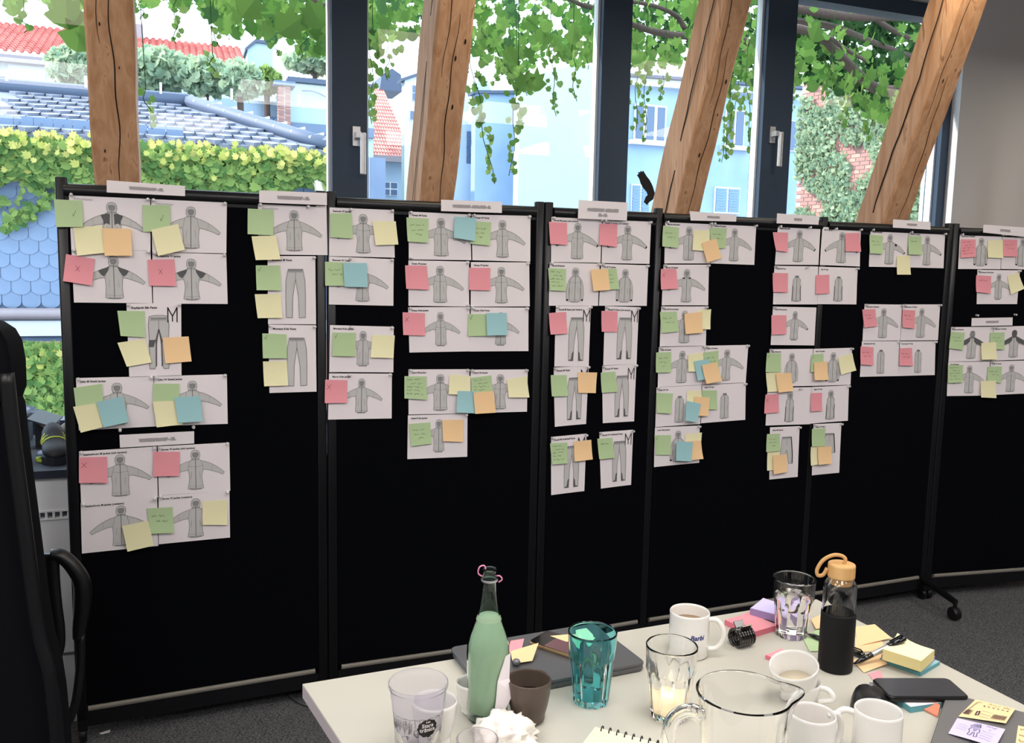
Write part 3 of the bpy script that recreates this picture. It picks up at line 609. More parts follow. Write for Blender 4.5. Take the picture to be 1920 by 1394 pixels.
# hanging strands: x top, y top, x end, y end, depth, leaf size, label
ST = [(45, 20, 50, 62, 1.5, .055, 'short vine strand at the far left of the photo'), (262, -5, 267, 38, 1.5, .05, 'short vine strand just right of the first timber post'),
      (328, -5, 330, 82, 1.6, .045, 'thin vine strand alone against the white sky in the left window'), (400, 0, 408, 88, 1.6, .05, 'vine strand at the left edge of the dense leaves, left window'),
      (448, 20, 425, 75, 1.8, .045, 'vine strand curling over the red roof'), (512, 60, 520, 105, 1.9, .045, 'vine strand above the distant gable'), (575, 60, 560, 118, 1.8, .045, 'vine strand just left of the first window handle frame'),
      (395, 100, 402, 152, 1.3, .04, 'yellow-green vine shoot above the slate roof ridge'), (268, 165, 288, 242, 1.4, .04, 'vine shoot beside the first timber post over the slate roof'),
      (697, 60, 695, 232, 1.4, .05, 'vine strand beside the first window handle frame, right side'), (730, 90, 722, 150, 1.7, .045, 'short vine strand over the small red roof'),
      (885, 120, 925, 345, 1.25, .05, 'long vine strand curving right, beside the second timber post'), (905, 60, 990, 180, 1.7, .055, 'vine strand leaning right above the blue wall'),
      (970, 130, 958, 330, 1.3, .052, 'longest hanging vine strand in the middle window'), (965, 100, 925, 160, 1.9, .045, 'pale vine strand above the little gable'),
      (1030, 60, 1042, 218, 1.5, .045, 'vine strand hanging over the blank white wall'), (1075, 80, 1078, 190, 1.5, .045, 'vine strand on the blank wall, near the wide mullion'), (1105, 60, 1100, 130, 1.6, .045, 'short vine strand at the wide mullion'),
      (1196, 90, 1192, 245, 1.6, .045, 'vine strand right of the wide mullion over the blue house'), (1212, 100, 1208, 268, 1.5, .04, 'thin vine strand over the casement window'), (1245, 90, 1240, 190, 1.7, .045, 'vine strand left of the third timber post'),
      (1375, 120, 1362, 300, 1.4, .055, 'vine strand just right of the third timber post'), (1400, 130, 1408, 290, 1.6, .05, 'vine strand beside the second window handle frame, left side'), (1385, 180, 1350, 305, 1.8, .04, 'faint vine strand over the right-hand blue windows'),
      (1486, 110, 1482, 215, 1.5, .045, 'vine strand right of the second window handle frame'), (1560, 120, 1545, 190, 1.5, .06, 'leafy vine strand above the ivy brick wall'), (1600, 150, 1580, 240, 1.6, .07, 'broad leafy vine strand over the ivy brick wall'),
      (1640, 160, 1630, 265, 1.5, .07, 'vine strand touching the fourth timber post'), (1680, 170, 1660, 290, 1.6, .07, 'vine strand half behind the fourth timber post')]
for i, (x0, y0, x1, y1, v, s_, lab) in enumerate(ST):
    r = random.Random(100 + i); P0, P1 = Q(x0, y0, v), Q(x1, y1, v); n = max(4, int((P0 - P1).length / .021)); t = empty('hanging_vine', P0, lab, 'vine', 'hanging vine strands outside the windows')
    pts = [P0.lerp(P1, q / 8) + AU * (.012 * sin(q * 1.3 + i)) for q in range(9)]
    MB().tube([P0 + Vector((0, 0, .35))] + pts, .0022, 5).build('stem', 'leaf_dark', t)
    wdt = .06 if s_ > .044 else .035
    for k in range(n):
        q = k / n; c = P0.lerp(P1, q) + AU * (r.uniform(-1, 1) * wdt * (1.15 - q)) + AV * r.uniform(-.04, .04)
        leaf_obj('leaf', r.choice(('leaf', 'ivy')), HEART if r.random() < .6 else IVY, c, s_ * r.uniform(.7, 1.25) * (1.1 - .4 * q), leaf_rot(r, .5, .5), t)
# a few large maple-like leaves close to the glass
for (x, y, s_) in ((125, 20, .17), (148, 62, .16), (1005, 150, .12), (985, 152, .12), (1075, 62, .11), (955, 100, .1), (1300, 20, .12), (1530, 60, .13), (548, 45, .17), (470, 10, .15), (590, 25, .16), (1370, 25, .13)):
    leaf_obj('leaf', 'leaf', IVY, Q(x, y, 1.15), s_, leaf_rot(rnd, .35, .35), cn)

# ------------------------------------------------------------------ pinboards
POSTS = [(-1.3670, 2.6527), (-.6357, 2.9758), (.1042, 3.2600), (.5567, 3.4627), (1.3144, 3.7841), (2.0012, 4.0678), (2.72, 4.243)]
ZBT, ZTP = .10, 1.782
BN = ['leftmost pinboard', 'second pinboard', 'narrow third pinboard', 'fourth pinboard', 'fifth pinboard', 'rightmost pinboard']
class Board: pass
BD = []
for i in range(6):
    b = Board(); b.p = Vector((*POSTS[i], 0)); q = Vector((*POSTS[i + 1], 0)); b.d = (q - b.p).normalized(); b.L = (q - b.p).length
    b.n = Vector((b.d.y, -b.d.x, 0)); b.rot = Matrix((b.d, -b.n, Vector((0, 0, 1)))).transposed(); BD.append(b)
def bp(b, x, y, off=.0135):
    d = ray(x, y); t = ((b.p + b.n * off - O).dot(b.n)) / d.dot(b.n); return O + d * t
pairs = {1, 2, 5}
for i, b in enumerate(BD):
    lab = ['black felt pinboard on the far left, beside the office chair', 'black felt pinboard second from the left, behind the green bottle',
           'narrow black felt pinboard holding trouser sheets, third from the left', 'black felt pinboard fourth from the left, behind the white mug with blue name',
           'black felt pinboard fifth from the left, its foot and castor on the carpet', 'black felt pinboard at the right edge, cut off by the frame'][i]
    t = empty('pinboard', b.p + b.d * (b.L / 2), lab, 'pinboard', 'black felt pinboards standing in a row')
    b.t = t
    o0 = .018 if i in pairs or i == 0 and False else 0; last = (i + 1) in pairs or i == 5
    def bx(mb, s0, s1, n0, n1, z0, z1): return mb.box(b.p + b.d * ((s0 + s1) / 2) - b.n * ((n0 + n1) / 2) + Vector((0, 0, (z0 + z1) / 2)), ((s1 - s0) / 2, (n1 - n0) / 2, (z1 - z0) / 2), b.rot)
    def post(s):
        p = MB(); c = b.p + b.d * s; p.rbox(c + Vector((0, 0, (ZTP + .07) / 2)), (.0165, .0128, (ZTP - .07) / 2), .006, b.rot); autosmooth(p.build('post', 'frame_black', t))
        c2 = MB(); f = c + b.n * .012
        c2.lathe(f + Vector((0, 0, .026)), [(.006, -.011), (.022, -.011), (.026, -.007), (.026, .007), (.022, .011), (.006, .011)], 18, Matrix.Rotation(pi / 2, 3, 'X') @ b.rot.transposed().inverted() if False else (b.rot @ Matrix.Rotation(pi / 2, 3, 'Y')))
        c2.box(f + Vector((0, 0, .06)), (.014, .02, .013), b.rot); autosmooth(c2.build('castor', 'frame_black', t))
    post(o0 + (.012 if i == 0 else 0))
    s1 = b.L
    if last: post(b.L - .018)
    s0 = o0 + .017
    se = b.L - (.035 if last else .017)
    r = MB(); c0 = b.p + b.d * s0 + Vector((0, 0, ZTP - .038)); c1 = b.p + b.d * se + Vector((0, 0, ZTP - .038)); r.tube([c0, c1], .0215, 14); autosmooth(r.build('top_rail', 'frame_black', t), 60)
    bx(MB(), s0, se, -.012, .012, ZBT + .02, ZTP - .062).build('felt_panel', 'felt', t)
    bx(MB(), s0, se, -.0128, .0128, ZTP - .067, ZTP - .057).build('felt_retainer', 'frame_black', t)
    rr = MB(); c0 = b.p + b.d * (s0 + .012) + Vector((0, 0, ZBT + .008)) + b.n * .006; c1 = b.p + b.d * (se - .012) + Vector((0, 0, ZBT + .008)) + b.n * .006
    rr.tube([c0, c1], .0105, 10); tag(autosmooth(rr.build('bottom_rail', 'rail_highlight_grey', t), 60), 'bottom rail with its highlight painted grey')  # highlight on the black rail's lit top put into this grey colour
    bx(MB(), s0, se, -.012, .012, ZBT - .05, ZBT - .002).build('lower_rail', 'frame_black', t)  # black rail made taller to hide lit wall where shade falls
    if i == 4:   # outrigger foot with castor
        a = b.p + b.d * (b.L - .018); c = Vector((2.02, 3.77, 0)) + Vector((0, .03, 0)); f = MB()
        f.tube([a + Vector((0, 0, .10)), a + (c - a) * .5 + Vector((0, 0, .092)), c + Vector((0, 0, .083))], [.016, .016, .014], 12); autosmooth(f.build('foot', 'frame_black', t), 60)
        w_ = MB(); w_.lathe(c + Vector((0, 0, .03)), [(.006, -.018), (.024, -.018), (.03, -.012), (.03, .012), (.024, .018), (.006, .018)], 20, Matrix.Rotation(R(20), 3, 'Z') @ Matrix.Rotation(pi / 2, 3, 'Y')); w_.tube([c + Vector((0, 0, .035)), c + Vector((0, 0, .09))], .009, 8); autosmooth(w_.build('castor', 'frame_black', t))

# ------------------------------------------------------------------ printed sheets: drawings in units of the sheet height
JS_R = [(.05, .29), (.12, .335), (.20, .36), (.30, .405), (.40, .465), (.50, .545), (.555, .60), (.52, .645), (.44, .60), (.34, .565), (.25, .535), (.16, .52), (.148, .60), (.142, .70), (.148, .80), (.158, .90), (.10, .918), (0, .925)]
JW_R = [(.05, .29), (.11, .335), (.20, .36), (.30, .405), (.40, .465), (.50, .545), (.555, .60), (.52, .645), (.44, .60), (.34, .565), (.25, .535), (.145, .52), (.125, .60), (.118, .68), (.132, .80), (.15, .90), (.10, .918), (0, .93)]
AD_R = [(.05, .29), (.12, .335), (.175, .40), (.215, .52), (.235, .68), (.225, .86), (.17, .865), (.165, .72), (.15, .56), (.143, .70), (.15, .89), (.10, .905), (0, .915)]
VE_R = [(.045, .27), (.07, .30), (.12, .35), (.105, .44), (.125, .54), (.122, .72), (.13, .90), (.08, .915), (0, .92)]
def ell(cx, cy, rx, ry, n=16): return [(cx + rx * cos(2 * pi * i / n), cy + ry * sin(2 * pi * i / n)) for i in range(n)]
def mir(P, cx): return [(cx + x, y) for x, y in P] + [(cx - x, y) for x, y in reversed(P) if x > 0]
def draw(kind, W):
    """returns polys [(pts, mat)], lines [(pts, mat, width)] for a sheet W wide and 1 high"""
    po, li = [], []; base = kind[0]; opt = kind[1:]
    if base in 'JWAV':
        cx = .5 * W + (.02 if W > 1 else 0); R_ = {'J': JS_R, 'W': JW_R, 'A': AD_R, 'V': VE_R}[base]
        if 's' in opt: R_ = [(x * .82, .2 + (y - .2) * .9) for x, y in R_]
        out = mir(R_, cx); po.append((out, 0)); li.append((out + out[:1], 0, .006))
        k = .82 if 's' in opt else 1
        if base == 'A': 
            for s in (1, -1): li.append(([(cx + s * .155, .40), (cx + s * .15, .58), (cx + s * .165, .74)], 0, .006))
        hb = .9 if 's' in opt else 1
        if base != 'V' or 'h' in opt:
            hy = .2 + (.215 - .2) * hb
            hood = [(cx + x * k, y) for x, y in ((-.065, .31), (-.088, .24), (-.085, .17), (-.055, .125), (0, .11), (.055, .125), (.085, .17), (.088, .24), (.065, .31))]
            po.append((hood, 4 if 'k' in opt else 0)); li.append((hood + hood[:1], 0, .006))
            face = [(cx + x * k, y) for x, y in ((-.052, .175), (0, .165), (.052, .175), (.055, .22), (.03, .265), (-.03, .265), (-.055, .22))]
            po.append((face, 1)); li.append((face + face[:1], 0, .005))
        else:
            po.append(([(cx - .05, .25), (cx + .05, .25), (cx + .055, .30), (cx - .055, .30)], 1)); li.append(([(cx - .055, .30), (cx - .05, .25), (cx + .05, .25), (cx + .055, .30)], 0, .007))
        wx = .14 * k if base != 'V' else .122
        yb = .86 if 's' in opt else .905
        po.append(([(cx - wx * .85, yb - .01), (cx, yb + .0), (cx + wx * .85, yb - .01), (cx + wx * .7, yb + .012), (cx - wx * .7, yb + .012)], 1))
        li.append(([(cx, .28), (cx, yb)], 0, .010))
        li.append(([(cx - wx, yb - .055), (cx, yb - .045), (cx + wx, yb - .055)], 0, .003))
        for s in (1, -1):
            li.append(([(cx + s * .075 * k, .56), (cx + s * .09 * k, .70)], 0, .004)); li.append(([(cx + s * .11 * k, .335), (cx + s * .15 * k, .52)], 0, .004))
            if base in 'JW': li.append(([(cx + s * .33 * k, .425), (cx + s * .31 * k, .555)], 0, .003))
            if 'y' in opt: li.append(([(cx, .46), (cx + s * .15 * k, .44)], 0, .004))
            if 'd' in opt: po.append(([(cx + s * x, y) for x, y in ((.07, .31), (.16, .345), (.27, .395), (.22, .47), (.17, .50), (.10, .40))], 2))
            if 'c' in opt: po.append(([(cx + s * x, y) for x, y in ((.03, .33), (.10, .32), (.19, .365), (.15, .45), (.14, .54), (.10, .50), (.04, .53), (.035, .40))], 2))
            if 'D' in opt: po.append(([(cx + s * x, y) for x, y in ((.06, .29), (.16, .335), (.30, .40), (.42, .48), (.38, .57), (.25, .52), (.155, .50), (.07, .42))], 2))
            if 'b' in opt:   # black cuffs
                if base in 'JW': po.append(([(cx + s * x * k, .2 + (y - .2) * hb) for x, y in ((.535, .58), (.56, .60), (.52, .65), (.50, .635))], 3))
                elif base == 'A': po.append(([(cx + s * x, y) for x, y in ((.228, .84), (.225, .885), (.175, .89), (.17, .85))], 3))
            if 'e' in opt: li.append(([(cx + s * .13, .52), (cx + s * .128, .72), (cx + s * .138, .90)], 3, .018))
            if 'q' in opt: po.append(([(cx + s * x, y) for x, y in ((.05, .33), (.11, .31), (.13, .33), (.06, .36))], 3))
        if 'Q' in opt: po.append(([(cx + x, y) for x, y in ((.19, .36), (.26, .38), (.24, .44), (.18, .42))], 3))
        if 'D' in opt: po.append(([(cx + x, y) for x, y in ((-.07, .24), (-.055, .13), (0, .105), (.055, .13), (.07, .24), (.06, .34), (-.06, .34))], 2 if 'k' in opt else 1))
    elif base in 'PKSB':
        cx = .40 if W < .9 else .5; 
        if base == 'B': out = [(-.12, .18), (-.06, .165), (.06, .165), (.12, .18), (.135, .30), (.125, .50), (.13, .86), (.125, .90), (.06, .90), (.04, .84), (.035, .60), (0, .36), (-.035, .60), (-.04, .84), (-.06, .90), (-.125, .90), (-.13, .86), (-.125, .5), (-.135, .3)]
        elif base == 'S': out = [(-.11, .20), (.11, .20), (.15, .55), (.15, .72), (.06, .72), (.0, .45), (-.06, .72), (-.15, .72), (-.15, .55)]
        elif base == 'K': out = [(-.10, .20), (.10, .20), (.14, .55), (.14, .58), (-.14, .58), (-.14, .55)]
        else: out = [(-.13, .19), (.13, .19), (.17, .36), (.175, .60), (.17, .90), (.06, .905), (.05, .60), (0, .34), (-.05, .60), (-.06, .905), (-.17, .90), (-.175, .60), (-.17, .36)]
        out = [(cx + x * (.82 if base == 'P' else 1), y) for x, y in out]; po.append((out, 0)); li.append((out + out[:1], 0, .006))
        po.append(([(cx - .105, .195), (cx + .105, .195), (cx + .10, .225), (cx - .10, .225)], 1)); li.append(([(cx - .105, .235), (cx + .105, .235)], 0, .004))
        li.append(([(cx, .235), (cx, .36)], 0, .004))
        for s in (1, -1):
            if 'i' in opt: po.append(([(cx + s * x, y) for x, y in ((.045, .74), (.075, .78), (.09, .88), (.135, .89), (.13, .905), (.055, .90))], 2))
            if 'n' in opt: po.append(([(cx + s * x, y) for x, y in ((.04, .50), (.13, .50), (.135, .60), (.07, .60))], 2)); 
            if 'n' in opt: li.append(([(cx, .36), (cx + s * .035, .50), (cx + s * .04, .86)], 2, .018))
        if 'E' in opt: li.append(([(cx + .105, .21), (cx + .145, .55), (cx + .145, .72 if base == 'S' else .58)], 3, .02))
        if 'M' in opt:
            for L in ([(.52, .26), (.52, .06), (.58, .18), (.64, .06), (.64, .26)], [(.58, .19), (.58, .25)]): li.append((L, 3, .014))
    return po, li

def quadS(b, q, off, lift=0.0, curl=0.0):
    P = [bp(b, q[2 * i], q[2 * i + 1], off) for i in range(4)]
    def S(s, t, e=0.0):
        p = (P[0] * (1 - s) + P[1] * s) * (1 - t) + (P[3] * (1 - s) + P[2] * s) * t
        return p + b.n * (lift * max(0, (t - .15) / .85) ** 2 + curl * (abs(2 * s - 1)) ** 3 * max(0, t - .5) * 2 + e)
    S.W = (P[1] - P[0]).length / (P[3] - P[0]).length
    return S
def surf(mb, S, nx, ny, k=0, e=0):
    V = [S(i / nx, j / ny, e) for j in range(ny + 1) for i in range(nx + 1)]; n = nx + 1
    mb.add(V, [(j * n + i, (j + 1) * n + i, (j + 1) * n + i + 1, j * n + i + 1) for j in range(ny) for i in range(nx)], k)
def lines(mb, f, pts, w, k, e):
    for i in range(len(pts) - 1):
        (x0, y0), (x1, y1) = pts[i], pts[i + 1]; dx, dy = x1 - x0, y1 - y0; l = math.hypot(dx, dy) or 1; nx, ny = -dy / l * w / 2, dx / l * w / 2
        ex, ey = dx / l * w * .3, dy / l * w * .3
        mb.add([f(x0 + nx - ex, y0 + ny - ey, e), f(x0 - nx - ex, y0 - ny - ey, e), f(x1 - nx + ex, y1 - ny + ey, e), f(x1 + nx + ex, y1 + ny + ey, e)], [(0, 1, 2, 3)], k)
def put_text(mb, f, s, x, y, h, k, e, bold=.012, shear=0, center=False, maxw=None):
    V, F, w = text_mesh(s, bold, shear); sc_ = h / .72
    if maxw and w * sc_ > maxw: sx = maxw / w
    else: sx = sc_
    if center: x -= w * sx / 2
    mb.add([f(x + vx * sx, y - vy * sc_, e) for vx, vy in V], F, k)
SHEET = {}
PINS = {i: 0 for i in range(6)}
def pin(b, i, P, lab=None):
    a = b.n; s = b.d; c = P; M_ = Matrix((s, a.cross(s) * -1, a)).transposed()
    mb = MB().lathe(c, [(.0042, -.0005), (.0055, .001), (.0035, .0025), (.003, .009), (.0048, .011), (.0048, .014), (.002, .015)], 10, M_)
    o = mb.build('push_pin', 'pin', None, True)
    tag(o, lab or 'lone push pin', 'push pin', 'clear push pins on the ' + BN[i])
def sheet(bi, key, pos, kind, title, q, lvl=0, pins='LR'):
    b = BD[bi]; S = quadS(b, q, .0012 + .0135 + .0011 * lvl, 0, .0012)
    mb = MB(); surf(mb, S, 6, 6); W = S.W; land = W > 1
    what = {'J': 'a grey hooded jacket', 'W': 'a grey hooded jacket', 'A': 'a grey jacket with lowered sleeves', 'V': 'a grey vest', 'P': 'grey trousers', 'B': 'grey bib trousers', 'S': 'grey shorts', 'K': 'a grey skirt'}[kind[0]]
    o = tag(mb.build('printed_sheet', 'paper'), 'sheet printed with %s, %s on the %s' % (what, pos, BN[bi]), 'printed sheet', 'printed product sheets on the ' + BN[bi])
    SHEET[key] = (bi, pos)
    f = lambda x, y, e: S(x / W, y, e)
    d = MB(); po, li = draw(kind, W)
    for j, (p, k) in enumerate(po): d.add([f(x, y, .0004 + .00008 * j) for x, y in p], [tuple(reversed(range(len(p))))], min(k, 3) if k != 4 else 2)
    for p, k, w_ in li: lines(d, f, p, w_, 4 if k == 0 else k, .0013)
    d.build({'J': 'jacket', 'W': 'jacket', 'A': 'jacket', 'V': 'vest'}.get(kind[0], 'trousers') + '_drawing', ['print_light', 'print_mid', 'print_dark', 'ink', 'line'], o)
    if title:
        tm = MB()
        if title[0] == '~':
            for dx, dy in ((0, 0), (.006, .004), (-.006, -.003), (.01, -.004)): put_text(tm, f, title[1:], .08 + dx, .10 + dy, .03, 0, .0005 + .0001 * abs(dx * 100), .03)
            tm.build('blurred_title', 'blur', o)
        else:
            put_text(tm, f, title, .07 if land else .06, .088 if land else .072, .038 if land else .030, 0, .0006, .03, maxw=W * (.58 if land else .66)); tm.build('title_text', 'ink', o)
    for c in pins:
        s, t = {'L': (.03, .02), 'R': (.97, .02), 'l': (.03, .97), 'r': (.97, .97), 'M': (.32, .03), 'm': (.72, .03)}[c]; pin(b, bi, S(s, t, .0008), 'clear pin, %s of %s sheet, %s' % ({'L': 'upper left corner', 'R': 'upper right corner', 'l': 'lower left corner', 'r': 'lower right corner', 'M': 'left of top edge', 'm': 'right of top edge'}[c], pos, BN[bi]))
    return o
def scrib(rows, seed, word=.12):
    rnd = random.Random(seed); L = []
    for (x0, x1, y, h) in rows:
        x = x0; p = []
        while x < x1:
            p.append((x, y + h * rnd.uniform(-.5, .5))); x += h * rnd.uniform(.22, .5)
            if len(p) > rnd.randint(6, 14): L.append(p); p = []; x += h * .7
        if len(p) > 1: L.append(p)
    return L
NID = [0]
COLN = {'g': 'green', 'y': 'yellow', 'o': 'orange', 'p': 'pink', 'b': 'blue'}
def note(key, c, q, mark='', lvl=0, lift=.005, extra=''):
    bi, pos = SHEET[key]; b = BD[bi]; NID[0] += 1; rnd = random.Random(NID[0])
    S = quadS(b, q, .0190 + .0065 * lvl, lift * rnd.uniform(.7, 1.4), rnd.uniform(-.001, .002))
    mb = MB(); surf(mb, S, 5, 6)
    ex = extra or {'v': ' with a tick', 'x': ' with a cross'}.get(mark[:1], ' with pencil writing' if mark else '')
    o = tag(mb.build('sticky_note', 'note_' + COLN[c], None, True), '%s sticky note%s on the %s sheet of the %s' % (COLN[c], ex, pos, BN[bi]), 'sticky note', 'sticky notes on the ' + BN[bi])
    L = []
    if 'v' in mark: L += [[(.62, .50), (.66, .60), (.75, .38)]] if 'V' in mark else [[(.08, .14), (.13, .24), (.20, .06)]]
    if 'x' in mark: L += [[(.38, .36), (.52, .56)], [(.52, .36), (.38, .56)]] if 'X' in mark else [[(.10, .22), (.26, .40)], [(.28, .20), (.08, .42)]]
    if 't' in mark: L += scrib([(.2, .75, .28, .07)], NID[0])
    if '2' in mark: L += scrib([(.15, .7, .32, .08), (.3, .8, .52, .08)], NID[0])
    if '3' in mark: L += scrib([(.15, .8, .30, .08), (.2, .75, .50, .08), (.4, .7, .68, .08)], NID[0])
    if '5' in mark: L += scrib([(.12, .7, .15, .08), (.3, .8, .32, .08), (.1, .85, .47, .08), (.1, .7, .62, .08), (.1, .85, .78, .08)], NID[0])
    if L:
        w = MB()
        for p in L: lines(w, S, p, .013 if not mark.isdigit() else .012, 0, .0006)
        w.build('handwriting', 'ink_red' if c == 'p' else 'pencil', o)
    return o
def header(bi, pos, text, q, two=None, off=0.019, curl=0):
    b = BD[bi]; S = quadS(b, q, off + (.012 if pos == 'top' else 0), 0, 0); mb = MB(); surf(mb, S, 8, 2)
    o = tag(mb.build('heading_strip', 'paper'), 'blank-looking white heading strip with blurred print at the %s of the %s' % (pos, BN[bi]), 'paper strip')
    t = MB(); W = S.W; f = lambda x, y, e: S(x / W, y, e)
    for i, (dx, dy) in enumerate(((0, 0), (.03, .03), (-.03, -.02), (.05, -.03), (-.05, .03))):
        put_text(t, f, text, W / 2 + dx, (.62 if not two else .55) + dy, .22 if not two else .13, 0, .0005 + .0001 * i, .04, center=True, maxw=W * .62)
        if two: put_text(t, f, two, W / 2 + dx, .82 + dy, .13, 0, .0005 + .0001 * i, .04, center=True)
    t.build('blurred_heading', 'blur_dark', o)
    return o
mat('blur_dark', (168, 163, 166), .8, spec=.1)
header(0, 'top', 'WATERPROOF - 3L', (200, 338, 347, 349, 347, 368, 200, 361))
header(0, 'middle', 'WATERPROOF - 2L', (224, 816, 364, 809, 364, 832, 225, 840))
o = header(0, 'top', 'WATERPROOF - 2L', (486, 357, 613, 362, 613, 385, 486, 380)); o['label'] = 'white heading strip with blurred print at the top right of the leftmost pinboard'
header(1, 'top', 'WATERPROOF - INSULATED - 2L', (827, 374.6, 941, 379, 941, 399.6, 827, 396))
header(2, 'top', 'WATERPROOF - INSULATED', (1085, 375, 1177, 380, 1175.3, 413.7, 1083.5, 410), '2L - 3L')
header(3, 'top', 'INSULATED', (1293, 396, 1381, 403.3, 1380.3, 415.8, 1295, 413.6))
o = header(3, 'top', 'FLEECE', (1457, 400.3, 1535.8, 405.5, 1534.6, 421.6, 1456, 419)); o['label'] = 'white heading strip with blurred print at the top right of the fourth pinboard'
header(4, 'top', 'WINDSTOP', (1674.6, 411.5, 1744.7, 416, 1744.7, 431, 1674, 427))
header(5, 'top', 'SOFTSHELL', (1843.8, 421.4, 1926, 427, 1926, 445, 1843.3, 436.2))
header(5, 'middle', 'WINDPROOF', (1822, 596.8, 1898.8, 595.5, 1898.3, 610.5, 1821.3, 611.8))
